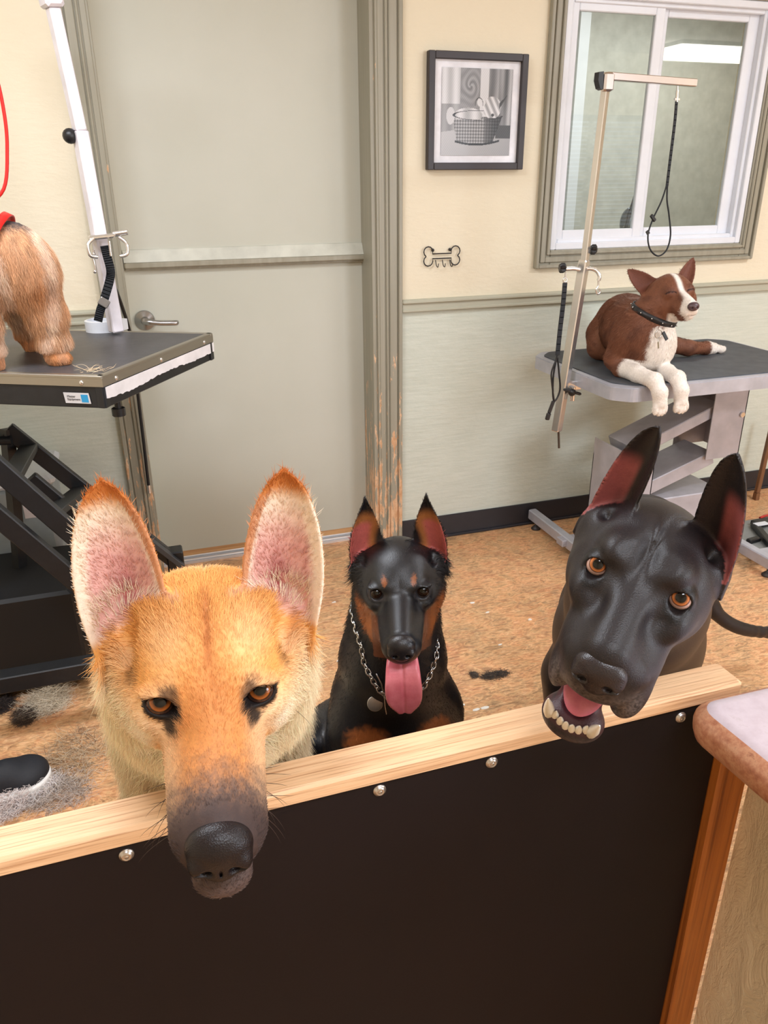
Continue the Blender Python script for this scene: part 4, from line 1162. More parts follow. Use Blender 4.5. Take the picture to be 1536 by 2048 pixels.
# ------------------------------------------------------------------ sneaker
def sneaker():
    s = empty('sneaker', (-.47, 1.80, 0), 'black running shoe with white sole on the floor at the left edge', 'shoe')
    toe = at(103, 1545, z=.02); heel = toe + Vector((-.275, -.055, 0)); ax = (toe - heel).normalized(); sd = Vector((-ax.y, ax.x, 0))
    def fr(p): return heel + ax * p[0] + sd * p[1] + Vector((0, 0, p[2] - .02))
    M4 = np.array([list(ax), list(sd), [0, 0, 1]], dtype=f32).T
    h0 = A(heel.x, heel.y, 0)
    def upf(P):
        L = (P - h0) @ M4
        d = cap(L, (.045, 0, .045), (.20, .004, .036), .038, .036)
        d = smin(d, ell(L, (.232, .006, .030), (.046, .046, .028)), .015)
        d = smin(d, cap(L, (.055, 0, .06), (.075, 0, .095), .034, .030), .02)
        d = smax(d, -cap(L, (.060, 0, .09), (.070, 0, .14), .024, .026), .006)
        d = smax(d, .022 - L[:, 2], .003)
        return d
    V, Q = surf_net(upf, (toe.x - .33, toe.y - .14, .0), (toe.x + .04, toe.y + .11, .15), .003)
    k = plain('black_mesh_fabric', (30, 32, 38), .7, bump=.5, scale=30)
    mesh_np('upper', V, Q, k, s)
    def sof(P):
        L = (P - h0) @ M4; X_ = L[:, 0]
        w_ = .034 + .014 * sstep(.08, .2, X_)
        d2 = np.sqrt(np.maximum(np.abs(X_ - .14) - (.14 - w_), 0) ** 2 + L[:, 1] ** 2) - w_
        dz = np.abs(L[:, 2] - .014 - .05 * np.clip(X_ - .22, 0, 1)) - .012
        return smax(d2, dz, .006)
    V, Q = surf_net(sof, (toe.x - .33, toe.y - .15, -.004), (toe.x + .04, toe.y + .12, .05), .003)
    mesh_np('sole', V, Q, plain('white_foam_sole', (224, 222, 218), .5), s)
    m = MB()
    for i in range(6):
        x_ = .10 + i * .016; z_ = .092 - i * .004
        m.tube(catmull([fr((x_, -.020, z_ - .008)), fr((x_ + .004, 0, z_ + .004)), fr((x_ + .010, .020, z_ - .008))], 4), .003, 6)
    m.build('laces', M_black, s)
    m = MB(); q_ = at(4, 1562, y=at(4, 1562, z=.055).y); m.lathe([(0, 0), (.010, 0), (.010, .002), (0, .002)], frame_matrix(q_ + Vector((0, -.002, 0)), ax, (0, 0, 1), -sd), 18); m.build('round_logo', M_white, s)
sneaker()
for o_ in bpy.data.objects:
    if o_.name == 'sneaker':
        _t = at(103, 1545, z=0); o_.scale = (1.28,) * 3; o_.location = (_t.x + (o_.location.x - _t.x) * 1.28, _t.y + (o_.location.y - _t.y) * 1.28 + .01, 0)

# ------------------------------------------------------------------ cut hair lying about
def clump(name, c, rx, ry, h, n, cols, ln, rad, label, cat='hair', seed=1, rot=0.0, group=None):
    rng = np.random.default_rng(seed)
    r = np.sqrt(rng.random(n)); a = rng.random(n) * 6.283
    lx = r * np.cos(a) * rx; ly = r * np.sin(a) * ry
    x = c[0] + lx * math.cos(rot) - ly * math.sin(rot); y = c[1] + lx * math.sin(rot) + ly * math.cos(rot)
    z = c[2] + .002 + h * (1 - r ** 2) * rng.random(n)
    cl = rng.integers(0, 14, n); ca = rng.random(14) * 6.283
    th = ca[cl] + rng.normal(0, .5, n)
    D = np.stack([np.cos(th), np.sin(th), 0 * th], 1); N = np.tile([0, 0, 1.0], (n, 1))
    cw = rng.choice(len(cols), 14); col = np.stack([lin_np(k) for k in cols])[cw[cl]] * rng.uniform(.75, 1.2, n)[:, None]
    o = hairs(name, np.stack([x, y, z], 1), N, D, np.full(n, ln), np.clip(col, 0, 1), fur_mat(name + '_fibre', .6, .3), None, rad=rad, lift=.08, rng=rng, npts=7, curl=.85)
    return tag(o, label, cat, group)
pos = lambda u, v, z=0.0: tuple(at(u, v, z=z))
clump('hair_clump', pos(96, 1402), .060, .075, .030, 1500, [(222, 206, 180), (236, 222, 200), (196, 176, 150)], .060, .0005, 'pale beige hair clump on the floor just in front of the black base rail', seed=2)
clump('hair_clump', pos(50, 1432), .030, .050, .020, 900, [(70, 56, 48), (92, 76, 64)], .035, .0005, 'dark brown hair clump touching the pale beige clump on the floor', seed=3)
clump('hair_clump', pos(4, 1412), .035, .045, .020, 800, [(48, 40, 40), (66, 56, 52)], .030, .0005, 'blackish hair clump on the floor at the left edge above the black shoe', seed=4)
clump('hair_clump', pos(150, 1520), .085, .12, .010, 520, [(200, 176, 146), (214, 194, 166), (158, 132, 104), (122, 102, 84)], .085, .0005, 'spread of wispy grey-brown curls on the floor right of the black shoe toe', seed=5)
clump('hair_clump', pos(120, 1588), .080, .06, .016, 700, [(196, 182, 170), (212, 198, 188), (140, 126, 116)], .075, .0005, 'grey curly hair heap on the floor between the shoe and the rail', seed=6)
clump('hair_clump', pos(40, 1600), .11, .040, .045, 3600, [(240, 230, 226), (250, 242, 240), (226, 210, 204)], .040, .0006, 'thick whitish hair heap on the floor under the black shoe', seed=7, rot=.5)
clump('hair_clump', pos(990, 1351), .050, .018, .010, 500, [(72, 64, 58), (96, 84, 74)], .022, .0005, 'small dark hair wisp on the floor right of the sitting dog', seed=8)
clump('hair_clump', pos(948, 1351), .012, .016, .010, 250, [(76, 66, 60), (96, 84, 74)], .014, .0005, 'tiny dark hair tuft just left of the wisp right of the sitting dog', seed=9)
clump('hair_clump', pos(190, 742, LZ), .036, .016, .003, 26, [(236, 214, 180), (216, 190, 156)], .050, .0006, 'few pale loose hairs at the near corner of the black table top', seed=10)
# white flecks of debris
k_ = plain('paper_scrap', (240, 236, 228), .7); rngd = random.Random(4); first = True
for (u_, v2_, sz, lb_) in ((972, 1416, .010, 'largest white fleck on the floor, just above the rail right of the sitting dog'),
        (952, 1420, .007, 'white fleck close left of the largest fleck, just above the wooden rail'),
        (925, 1411, .006, 'white fleck beside the right shoulder of the sitting black and rust dog'),
        (945, 1206, .008, 'oval white fleck on the floor level with the right eye of the sitting dog'),
        (975, 1225, .006, 'white fleck just lower right of the oval fleck on the floor'),
        (1000, 1290, .005, 'small white fleck on the floor halfway between the dark wisp and the oval fleck'),
        (668, 1205, .006, 'white fleck on the floor between the shepherd\'s ear and the sitting dog'),
        (679, 1322, .006, 'white fleck on the floor beside the left end of the chain collar'),
        (652, 1420, .005, 'white fleck on the floor right of the shepherd\'s neck, near the rail'),
        (1060, 1240, .005, 'small white fleck on the floor just left of the big black dog\'s cheek')):
    q_ = at(u_, v2_, z=0); m = MB(); n_ = 7; pts_ = [(q_.x + math.cos(2 * math.pi * k / n_) * sz * rngd.uniform(.5, 1.3) * 1.5, q_.y + math.sin(2 * math.pi * k / n_) * sz * rngd.uniform(.4, 1)) for k in range(n_)]
    slab(m, pts_, .0003, .0022 + rngd.random() * .002)
    o_ = m.build('paper_scrap', k_); tag(o_, lb_, 'scrap', 'white flecks of litter on the floor')
# ------------------------------------------------------------------ the tan shepherd looking over the barrier
def build_shepherd():
    H = Head([[0.9951, 0.0975, 0.0135], [-0.0936, 0.9795, -0.1784], [-0.0306, 0.1763, 0.9839]], (0.0243, 0.4999, 1.087))
    eye = (0.0372, 0.0030, 0.0040); ER = 0.0116
    gaze = at(395, 1830, y=0.05)
    gz = (H.R.T @ (np.array(gaze, dtype=f32) - A(*H.w(eye)))); gz /= np.linalg.norm(gz)
    gm = gz.copy(); gm[0] = 0.12; gm /= np.linalg.norm(gm)
    ebase, etip = (0.060, 0.072, -0.002), (0.0665, 0.086, 0.149)
    ewide = (0.80, -0.12, -0.50)
    def ear(L): return ear_field(L, ebase, etip, ewide, 0.0345, 0.0027, -0.024, lean=0.004, peak=0.34, pw=0.56, inner=0.90, base_w=0.78)
    def headf(L):
        d = ell(L, (0, 0.058, -0.008), (0.061, 0.078, 0.054))
        d = smin(d, ell(L, (0.028, 0.070, 0.016), (0.030, 0.045, 0.026)), 0.02)
        d = smin(d, ell(L, (0.043, 0.055, -0.035), (0.030, 0.05, 0.040)), 0.02)     # cheek muscle
        d = smin(d, ell(L, (0.044, 0.085, -0.050), (0.036, 0.045, 0.055)), 0.02)     # cheek ruff
        d = smin(d, ell(L, (0.022, 0.014, 0.015), (0.020, 0.022, 0.012)), 0.014)     # brows
        d = smin(d, ell(L, (0, 0.008, 0.0), (0.024, 0.04, 0.020)), 0.016)
        d = smin(d, ell(L, (0.038, 0.02, -0.016), (0.020, 0.028, 0.014)), 0.012)    # cheek bone
        d = smin(d, cap(L, (0, 0.005, -0.018), (0, -0.088, -0.027), 0.027, 0.0205), 0.014)  # nasal bridge
        d = smin(d, cap(L, (0.013, 0.015, -0.036), (0.0125, -0.084, -0.038), 0.0265, 0.0215), 0.012)   # upper lips
        d = smin(d, ell(L, (0, -0.097, -0.038), (0.0255, 0.0185, 0.024)), 0.008)
        jaw = cap(L, (0, 0.04, -0.064), (0, -0.080, -0.072), 0.030, 0.0165, (0.80, 1, 1))
        jaw = smin(jaw, ell(L, (0, -0.094, -0.077), (0.021, 0.0165, 0.013)), 0.008)
        jaw = np.maximum(jaw, -1)
        d = smin(d, jaw, 0.004)
        d = smin(d, ell(L, (0, 0.06, -0.06), (0.05, 0.06, 0.04)), 0.02)
        d = smax(d, -cap(L, (0, -0.01, 0.034), (0, 0.05, 0.056), 0.0030, 0.0060), 0.008)  # forehead furrow
        # lip line
        lip = np.abs(L[:, 2] + 0.0600) - 0.0016
        lip = np.maximum(lip, L[:, 1] - 0.005)
        d = np.where(L[:, 1] < 0.02, smax(d, -np.maximum(lip, -(d + 0.006)), 0.002), d)
        # nostril groove seat for the nose pad
        d = smax(d, -ell(L, (0, -0.116, -0.0255), (0.015, 0.010, 0.013)), 0.004)
        # eyelids and their opening
        d = smin(d, np.sqrt(((L - A(*eye)) ** 2).sum(1)) - (ER + 0.0012), 0.006)
        d = smin(d, ell(L, (eye[0], eye[1] - 0.0005, eye[2] + 0.0110), (0.015, 0.010, 0.0042)), 0.005)
        d = smax(d, -ell(L, (eye[0] - 0.001, eye[1] - 0.014, eye[2] + 0.0055), (0.0124, 0.0172, 0.0080), rotm(-.45, -0.22, 0)), 0.0018)
        # ear
        e, a, t, c = ear(L)
        d = smin(d, ell(L, (0.062, 0.092, -0.004), (0.028, 0.020, 0.03)), 0.014)
        d = smin(d, e, 0.008)
        d = smax(d, -ell(L, (0.0655, 0.060, 0.026), (0.0185, 0.026, 0.042), rotm(0, .25, 0)), 0.006)
        return d
    neck = [(0.030, 0.60, 1.065, 0.070), (0.036, 0.69, 0.985, 0.088), (0.036, 0.765, 0.87, 0.096), (0.038, 0.82, 0.75, 0.100), (0.034, 0.88, 0.64, 0.102), (0.04, 1.1, 0.5, 0.100), (0.05, 1.30, 0.36, 0.105)]
    def bodyf(P):
        d = chain(P, neck, 0.03)
        for sx in (-1, 1):
            d = smin(d, chain(P, [(.03 + sx * .045, .86, .66, .045), (.03 + sx * .075, .86, .52, .034), (.03 + sx * .085, .72, .50, .024), (.03 + sx * .085, .712, .56, .022)], .02), .03)
            d = smin(d, chain(P, [(.05 + sx * .045, 1.30, .34, .075), (.05 + sx * .07, 1.18, .22, .05), (.05 + sx * .07, 1.40, .11, .026), (.05 + sx * .07, 1.36, .03, .022), (.05 + sx * .07, 1.29, .024, .026)], .015), .03)
        d = smin(d, chain(P, [(.05, 1.40, .36, .04), (.05, 1.52, .20, .04), (.05, 1.62, .10, .025)], .02), .03)
        return d
    def field(P):
        return smin(headf(mir(H.loc(P))), bodyf(P), 0.030)
    GOLD, ORG, CREAM = lin_np((238, 170, 92)), lin_np((204, 124, 60)), lin_np((254, 232, 196))
    GREY, DARK, PINK, WHT = lin_np((100, 82, 74)), lin_np((26, 19, 18)), lin_np((226, 166, 160)), lin_np((252, 240, 222))
    TAN = lin_np((214, 140, 78))
    def colour(Pw):
        L0 = H.loc(Pw); L = mir(L0); x, y, z = L.T
        nz = np.sin(L0[:, 0] * 310 + 3 * np.sin(y * 190)) * np.sin(z * 270 + 2 * np.sin(x * 230)) * 0.5
        c = np.tile(GOLD, (len(L), 1))
        def mixc(c, col, m): return c + (col - c) * np.clip(m, 0, 1)[:, None]
        c = mixc(c, CREAM, 0.28 * np.exp(-(((x - .030) / .020) ** 2 + ((z - .036) / .016) ** 2 + ((y - .03) / .03) ** 2)))
        c = mixc(c, TAN, np.exp(-((x / .014) ** 2)) * sstep(.06, .0, y) * 0.8)
        c = mixc(c, lin_np((178, 100, 46)), np.exp(-((x / .0032) ** 2)) * sstep(-.01, .02, y) * sstep(.09, .05, y) * .75)
        c = mixc(c, TAN, sstep(0.012, -0.02, y) * 0.85)
        # cream cheeks, throat and neck
        ck = sstep(.030, .048, x - .25 * np.clip(-z - .02, 0, .1)) * sstep(.012, -.03, z)
        c = mixc(c, CREAM, ck * 0.9)
        c = mixc(c, CREAM, sstep(-.045, -.075, z) * sstep(-.03, .01, y))
        far = sstep(.10, .15, y + np.clip(-z - .06, 0, 1))
        c = mixc(c, CREAM, far * 0.85)
        c = mixc(c, WHT, sstep(.040, .056, x) * sstep(-.01, -.04, z) * sstep(.03, .0, y) * .6)
        c = mixc(c, lin_np((236, 196, 152)), sstep(.018, .034, x) * sstep(.012, -.015, y) * sstep(.10, .07, -y) * .65)
        # sooty muzzle
        m = sstep(-.030, -.088, y + nz * .014 + .2 * np.abs(z + .03))
        m = np.clip(m + sstep(.0, -.05, y) * .30 * (rg(Pw) - .3), 0, 1)
        c = mixc(c, GREY, m * .95)
        c = mixc(c, lin_np((58, 44, 42)), sstep(-.068, -.096, y + nz * .006) * sstep(-.062, -.045, z) * .9)
        c = mixc(c, lin_np((128, 104, 92)), sstep(-.048, -.058, z) * sstep(-.03, -.07, y) * .7)
        c = mixc(c, lin_np((62, 44, 42)), sstep(-.060, -.066, z) * sstep(-.082, -.077, z) * sstep(-.06, -.08, y) * .7)
        c = mixc(c, lin_np((48, 34, 34)), np.exp(-((z + .0600) / .003) ** 2) * sstep(.0, -.04, y) * .9)
        c = mixc(c, lin_np((88, 70, 64)), sstep(-.058, -.066, z) * sstep(-.03, -.06, y) * (.75 + .4 * (rg(Pw) - .5)))
        c = mixc(c, lin_np((34, 24, 24)), np.exp(-((z + .0605) / .0032) ** 2) * sstep(.0, -.04, y) * .9)
        # eye rims, tear marks and dark brow tufts
        de = np.sqrt(((x - eye[0]) / .0165) ** 2 + ((z - eye[2] - .002) / .0088) ** 2 + ((y - eye[1] + .010) / .016) ** 2)
        c = mixc(c, DARK, sstep(1.45, 1.02, de + nz * .15))
        c = mixc(c, DARK, 0.95 * sstep(1.2, .7, np.sqrt(((x - .0285) / .0085) ** 2 + ((z + .0085) / .010) ** 2 + ((y + .004) / .02) ** 2) + nz * .2))
        c = mixc(c, lin_np((70, 48, 38)), .8 * sstep(1.2, .5, np.sqrt(((x - .0285) / .0085) ** 2 + ((z - .017) / .0075) ** 2 + ((y) / .03) ** 2) + nz * .35))
        c = mixc(c, lin_np((96, 66, 48)), .6 * sstep(1.2, .4, np.sqrt(((x - .060) / .008) ** 2 + ((z - .014) / .016) ** 2 + ((y - .03) / .02) ** 2) + nz * .4))
        # ears
        e, a, t, cc = ear(L)
        on = sstep(.012, .002, e) * sstep(-.22, .02, t)
        inner = on * sstep(.0008, -.0008, -cc)
        c = mixc(c, GOLD, on)
        c = mixc(c, ORG, on * sstep(.80, .95, t))
        inn = on * (cc > -.0002) * sstep(.0, .012, z)
        edge = sstep(.62, .86, np.abs(a) / np.maximum(.25, (1 - np.clip((t - .22) / .78, 0, 1) ** 1.9) ** .8))
        c = mixc(c, WHT, inn * .85 * sstep(.92, .80, t))
        c = mixc(c, PINK, inn * (1 - edge) * sstep(.88, .50, t) * .85)
        c = mixc(c, lin_np((176, 88, 92)), inn * np.exp(-((a + .10) / .24) ** 2 - ((t - .26) / .20) ** 2) * .95)
        c = mixc(c, ORG, inn * sstep(.75, .98, edge) * (a < 0) * .8)
        g = np.exp(-((z + .0600) / .004) ** 2) * sstep(.0, -.04, y) * .6
        return np.concatenate([np.clip(c, 0, 1), g[:, None]], 1)
    root = empty('dog', (0.03, 1.0, 0), 'golden tan shepherd dog with big upright ears, dark muzzle over the rail', 'dog')
    mat = skin_mat('shepherd_coat', 0.62, 0.3, 700, 0.3, 0.0)
    V1, Q1 = surf_net(field, H_box(H, (-.115, -.125, -.105), (.115, .145, .165))[0], H_box(H, (-.115, -.125, -.105), (.115, .145, .165))[1], 0.00150)
    cut = 0.70
    # fine part: everything nearer than the cut plane; coarse part beyond it, both from the same field
    f1 = V1[Q1].mean(1)[:, 1] < 0.655
    V2, Q2 = surf_net(field, (-.20, .44, .0), (.28, 1.70, 1.20), 0.006)
    blo = H_box(H, (-.115, -.125, -.105), (.115, .145, .165))[0]; c2 = V2[Q2].mean(1)
    f2 = (c2[:, 1] > 0.648) | (c2[:, 2] < blo[2] + .012)
    V = np.concatenate([V1, V2]); Q = np.concatenate([Q1[f1], Q2[f2] + len(V1)])
    V, Q = compact(V, Q)
    body = mesh_np('body', V, Q, mat, root, colour(V))
    em = eye_mat('amber_brown_eye', (150, 82, 34), iris_r=0.50, pupil_r=0.27)
    for sx in (-1, 1):
        put_eye(H, (sx * eye[0], eye[1], eye[2]), ER, em, gaze, root)
    # nose pad
    def nosef(P):
        L = mir(H.loc(P))
        d = ell(L, (0, -0.1050, -0.0270), (0.0228, 0.0160, 0.0185))
        d = smin(d, ell(L, (0, -0.111, -0.041), (0.013, 0.010, 0.010)), 0.006)
        d = smin(d, ell(L, (0.013, -0.113, -0.034), (0.0085, 0.008, 0.009)), 0.004)
        d = smax(d, -ell(L, (0.0100, -0.1215, -0.0365), (0.0045, 0.009, 0.0042), rotm(0, .5, 0)), 0.0025)
        d = smax(d, -cap(L, (0.0145, -0.119, -0.037), (0.022, -0.108, -0.036), 0.0018, 0.0014), 0.002)
        d = smax(d, -cap(L, (0, -0.124, -0.024), (0, -0.118, -0.044), 0.0009, 0.0009), 0.0015)
        return d
    lo, hi = H_box(H, (-.03, -.13, -.05), (.03, -.085, -.003))
    Vn, Qn = surf_net(nosef, lo, hi, 0.0008)
    nm = NT('wet_dark_nose', 0.40, 0, 0.35, (24, 16, 17)); nv = nm.coord()
    vo = nm.n('ShaderNodeTexVoronoi'); vo.inputs['Scale'].default_value = 900; nm.l(nv, vo.inputs['Vector'])
    nm.bump(vo.outputs['Distance'], 0.35, 0.0006)
    mesh_np('nose', Vn, Qn, nm.m, root)
    # fur
    rng = np.random.default_rng(5)
    def dens(C, N):
        L = mir(H.loc(C)); x, y, z = L.T
        e, a, t, cc = ear(L)
        d = np.full(len(C), 700e3)
        inn = (e < .006) & (t > .0) & (cc > -.0002)
        d = np.where(inn, 260e3, d)
        de = np.sqrt(((x - eye[0]) / .0125) ** 2 + ((z - eye[2] - .002) / .0080) ** 2)
        d = np.where((de < 1) & (y < .01), 0, d)
        d = np.where((y < -.090) & (np.abs(z + .024) < .022) & (x < .024), 0, d)
        d = np.where((y < -.05), d * 1.2, d)
        view = np.array([0, 0, CAM_H]) - C
        vis = (view * N).sum(1) / np.sqrt((view ** 2).sum(1))
        d = np.where(vis < -0.55, 0, d)
        d = np.where(C[:, 1] > .655, d * .45, d)
        d = np.where((C[:, 1] > .95) | (C[:, 2] < .60), 0, d)
        return d
    p, nn = scatter(V, Q, dens, rng)
    L = mir(H.loc(p)); L0 = H.loc(p); x, y, z = L.T
    e, a, t, cc = ear(L)
    onear = (e < .006) & (t > .0)
    sg = np.sign(L0[:, 0])
    D = np.stack([sg * (0.15 + 1.0 * sstep(.02, .07, x)), np.ones(len(p)), 0.25 - 2.2 * sstep(.02, .06, x) * sstep(.03, -.03, z)], 1)
    earup = np.stack([sg * (.10 + .9 * np.clip(a, -.5, 1)), 0 * x - .1, 1.0 + 0 * x], 1)
    D = np.where(onear[:, None], earup, D)
    lowneck = sstep(.10, .16, y - z)
    D = D * (1 - lowneck[:, None]) + lowneck[:, None] * np.stack([sg * .55, -.1 + 0 * x, -1.0 + 0 * x], 1)
    Dw = D @ H.R.T
    ln = 0.0055 + 0 * x
    ln = np.where(y < -.03, 0.0042, ln)
    ln = ln + .007 * sstep(.01, .06, y) + .011 * sstep(.045, .075, x) * sstep(.02, -.05, z) * sstep(0, .05, y) + .020 * lowneck
    ln = np.where(onear, .0045, ln)
    ln = np.where(onear & (cc > -.0002), .009, ln)
    ln = np.where(onear & (t < .30) & (cc > -.0002) & (np.abs(a) < .7), .019, ln)
    ln = np.where(onear & (np.abs(a) > .75), .0038, ln)
    col = colour(p)[:, :3]
    tuft = onear & (t < .30) & (cc > -.0002)
    col = np.where(tuft[:, None], lin_np((250, 226, 204)), col)
    k = rng.normal(1.0, .14, len(p))[:, None]
    col = np.clip(col * k + .02 * (k - 1), 0, 1)
    hairs('fur', p.astype(float), nn, Dw.astype(float), ln, col, fur_mat('shepherd_fur', .55, .3), root, rad=.00020, lift=.42, rng=rng)
    # whiskers
    wp, wn, wd_, wl = [], [], [], []
    for sx in (-1, 1):
        for i in range(11):
            q = H.w((sx * .031, -.075 + .012 * (i % 4), -.038 - .005 * (i // 4)))
            wp.append(q); wn.append(H.wd(np.array([sx, -.1, 0.0]))); wd_.append(H.wd(np.array([sx * .8, .5 - .05 * i, -.9 + rng.normal(0, .3)]))); wl.append(.045)
        for i in range(4):
            q = H.w((sx * .056, .035, -.035 - .004 * i)); wp.append(q); wn.append(H.wd(np.array([sx, 0, 0.0]))); wd_.append(H.wd(np.array([sx * .7, .4, -1.0]))); wl.append(.05)
    hairs('whiskers', np.array([list(q) for q in wp]), np.array(wn), np.array(wd_), np.array(wl), np.tile(lin_np((60, 48, 44)), (len(wp), 1)), fur_mat('whisker', .4), root, rad=.00022, lift=1.3, rng=rng)
    return root

def H_box(H, lo, hi):
    c = np.array([list(H.w((x, y, z))) for x in (lo[0], hi[0]) for y in (lo[1], hi[1]) for z in (lo[2], hi[2])])
    return c.min(0), c.max(0)
def compact(V, Q):
    u, inv = np.unique(Q, return_inverse=True)
    return V[u], inv.reshape(Q.shape)

def rg(P):
    """fine speckle, fixed to the place"""
    q = P.astype(np.float64) * 900
    return np.abs(np.modf(np.sin(q[:, 0] * 12.9898 + q[:, 1] * 78.233 + q[:, 2] * 37.719) * 43758.5453)[0])
# ------------------------------------------------------------------ the black and rust pinscher sitting behind the barrier
def mixc(c, col, m): return c + (col - c) * np.clip(m, 0, 1)[:, None]
def build_pinscher():
    H = Head([[0.9434, 0.3179, -0.0941], [-0.3284, 0.9352, -0.1324], [0.0459, 0.1558, 0.9867]], (0.3154, 0.8917, 0.9227), 0.95)
    eye = (0.0345, 0.0005, -0.001); ER = 0.0112
    gaze = (0.02, 0.0, 1.40)
    ebase, etip = (0.0500, 0.066, 0.012), (0.0435, 0.069, 0.122)
    ewide = (0.86, -0.30, -0.30)
    def ear(L): return ear_field(L, ebase, etip, ewide, 0.0255, 0.0022, -0.020, lean=0.0, peak=0.20, pw=1.15, inner=0.95, base_w=0.95)
    def headf(L, raw=None):
        d = ell(L, (0, 0.050, -0.004), (0.050, 0.064, 0.048))
        d = smin(d, ell(L, (0.044, 0.045, -0.030), (0.024, 0.042, 0.034)), 0.02)
        d = smin(d, ell(L, (0.018, 0.008, 0.011), (0.017, 0.020, 0.010)), 0.012)
        d = smin(d, ell(L, (0.036, 0.010, -0.018), (0.018, 0.026, 0.014)), 0.012)
        d = smin(d, cap(L, (0, 0.005, -0.012), (0, -0.082, -0.017), 0.0235, 0.0170), 0.012)
        d = smin(d, cap(L, (0.014, 0.015, -0.040), (0.0105, -0.078, -0.034), 0.0255, 0.0185), 0.012)
        d = smin(d, ell(L, (0, -0.085, -0.038), (0.0245, 0.018, 0.022)), 0.008)
        d = smin(d, ell(L, (0.024, -0.01, -0.060), (0.014, 0.035, 0.024)), 0.010)      # flews
        jaw = cap(L, (0, 0.035, -0.070), (0, -0.058, -0.094), 0.028, 0.0125, (0.85, 1, 1))
        jaw = smin(jaw, ell(L, (0, -0.066, -0.096), (0.016, 0.012, 0.009)), 0.006)
        jaw = smax(jaw, -cap(L, (0, 0.0, -0.066), (0, -0.080, -0.078), 0.014, 0.012, (0.9, 1, 1)), 0.004)
        d = smin(d, jaw, 0.006)
        d = smax(d, -cap(L, (0, -0.01, -0.066), (0, -0.09, -0.072), 0.010, 0.014, (0.7, 1, 1)), 0.005)  # open mouth
        d = smin(d, ell(L, (0, 0.05, -0.055), (0.045, 0.05, 0.040)), 0.02)
        d = smax(d, -ell(L, (0, -0.109, -0.024), (0.013, 0.010, 0.012)), 0.004)
        d = smin(d, np.sqrt(((L - A(*eye)) ** 2).sum(1)) - (ER + 0.0012), 0.006)
        d = smin(d, ell(L, (eye[0], eye[1] - .0005, eye[2] + 0.0110), (0.013, 0.009, 0.0036)), 0.004)
        d = smax(d, -ell(L, (eye[0] - 0.001, eye[1] - 0.014, eye[2] + 0.004), (0.0104, 0.0170, 0.0094), rotm(-.35, -0.15, 0)), 0.0018)
        e, a, t, c = ear(L)
        d = smin(d, ell(L, (0.050, 0.068, -0.004), (0.024, 0.020, 0.024)), 0.012)
        d = smin(d, e, 0.007)
        d = smax(d, -ell(L, (0.054, 0.050, 0.030), (0.012, 0.018, 0.024), rotm(0, .2, 0)), 0.005)
        return d
    def bodyf(P):
        d = chain(P, [(0.330, 0.945, 0.915, 0.052), (0.330, 0.955, 0.84, 0.060), (0.330, 0.965, 0.765, 0.078), (0.335, 0.990, 0.66, 0.092), (0.345, 1.02, 0.55, 0.105), (0.365, 1.12, 0.38, 0.115), (0.385, 1.25, 0.18, 0.13)], 0.03)
        d = smin(d, cap(P, (.280, .965, .690), (.385, .965, .675), .045, .045), .03)
        for sx in (-1, 1):
            d = smin(d, chain(P, [(.332 + sx * .068, .955, .645, .046), (.332 + sx * .080, .935, .48, .036), (.332 + sx * .075, .915, .28, .025), (.332 + sx * .075, .91, .06, .021), (.332 + sx * .075, .885, .024, .026)], .02), .025)
            d = smin(d, chain(P, [(.385 + sx * .09, 1.25, .24, .085), (.37 + sx * .15, 1.08, .30, .060), (.37 + sx * .15, 1.16, .10, .03), (.37 + sx * .14, 1.10, .03, .024), (.36 + sx * .14, 1.02, .024, .026)], .02), .03)
        d = smin(d, chain(P, [(.35, 1.16, .50, .075), (.265, 1.07, .55, .055), (.190, 1.01, .60, .038)], .03), .03)
        return d
    def field(P): return smin(headf(mir(H.loc(P))) * H.s, bodyf(P), 0.022)
    BLK, RUST, PINK = lin_np((24, 23, 26)), lin_np((164, 94, 48)), lin_np((200, 106, 100))
    def colour(Pw):
        L0 = H.loc(Pw); L = mir(L0); x, y, z = L.T
        nz = rg(Pw) - .5
        c = np.tile(BLK, (len(L), 1))
        head = sstep(.11, .08, y)
        # rust cheeks running down beside the muzzle
        m = sstep(.0, .3, 1 - np.sqrt(((x - .052 + .30 * np.clip(-.035 - z, -.05, .05)) / .020) ** 2 + ((z + .055) / .052) ** 2 + ((y - .01) / .06) ** 2) + nz * .15)
        c = mixc(c, RUST, m * head * sstep(-.012, -.03, z))
        m = sstep(-.032, -.044, z + nz * .004 - .12 * (y + .06)) * sstep(.02, -.01, y) * sstep(.006, .018, x) * (z > -.112) * (x < .045) * (y > -.115)
        c = mixc(c, lin_np((120, 70, 46)), m * .9)
        c = mixc(c, lin_np((92, 58, 46)), sstep(-.075, -.09, z) * sstep(.0, -.03, y) * .9 * (z > -.112) * (x < .03) * (y > -.09))
        c = mixc(c, RUST, sstep(1.1, .5, np.sqrt(((x - .0215) / .0050) ** 2 + ((z - .021) / .0058) ** 2) + nz * .5) * (y < .04) * .65)
        c = mixc(c, lin_np((70, 68, 72)), sstep(1.15, 1.0, np.sqrt(((x - eye[0]) / .0132) ** 2 + ((z - eye[2] - .0015) / .0094) ** 2)) * (y < 0.01) * .5)
        e, a, t, cc = ear(L)
        on = (e < .005) & (t > -.05)
        inn = on * (cc > .0003) * (z > .012)
        w_ = sstep(-.45, -.05, a + .25 * t)
        c = mixc(c, lin_np((172, 110, 62)), inn * sstep(-.62, -.3, a + .5 * t) * sstep(.80, .62, t))
        c = mixc(c, PINK, inn * w_ * sstep(.62, .50, t))
        # rust chest marks
        X, Y, Z = Pw.astype(float).T
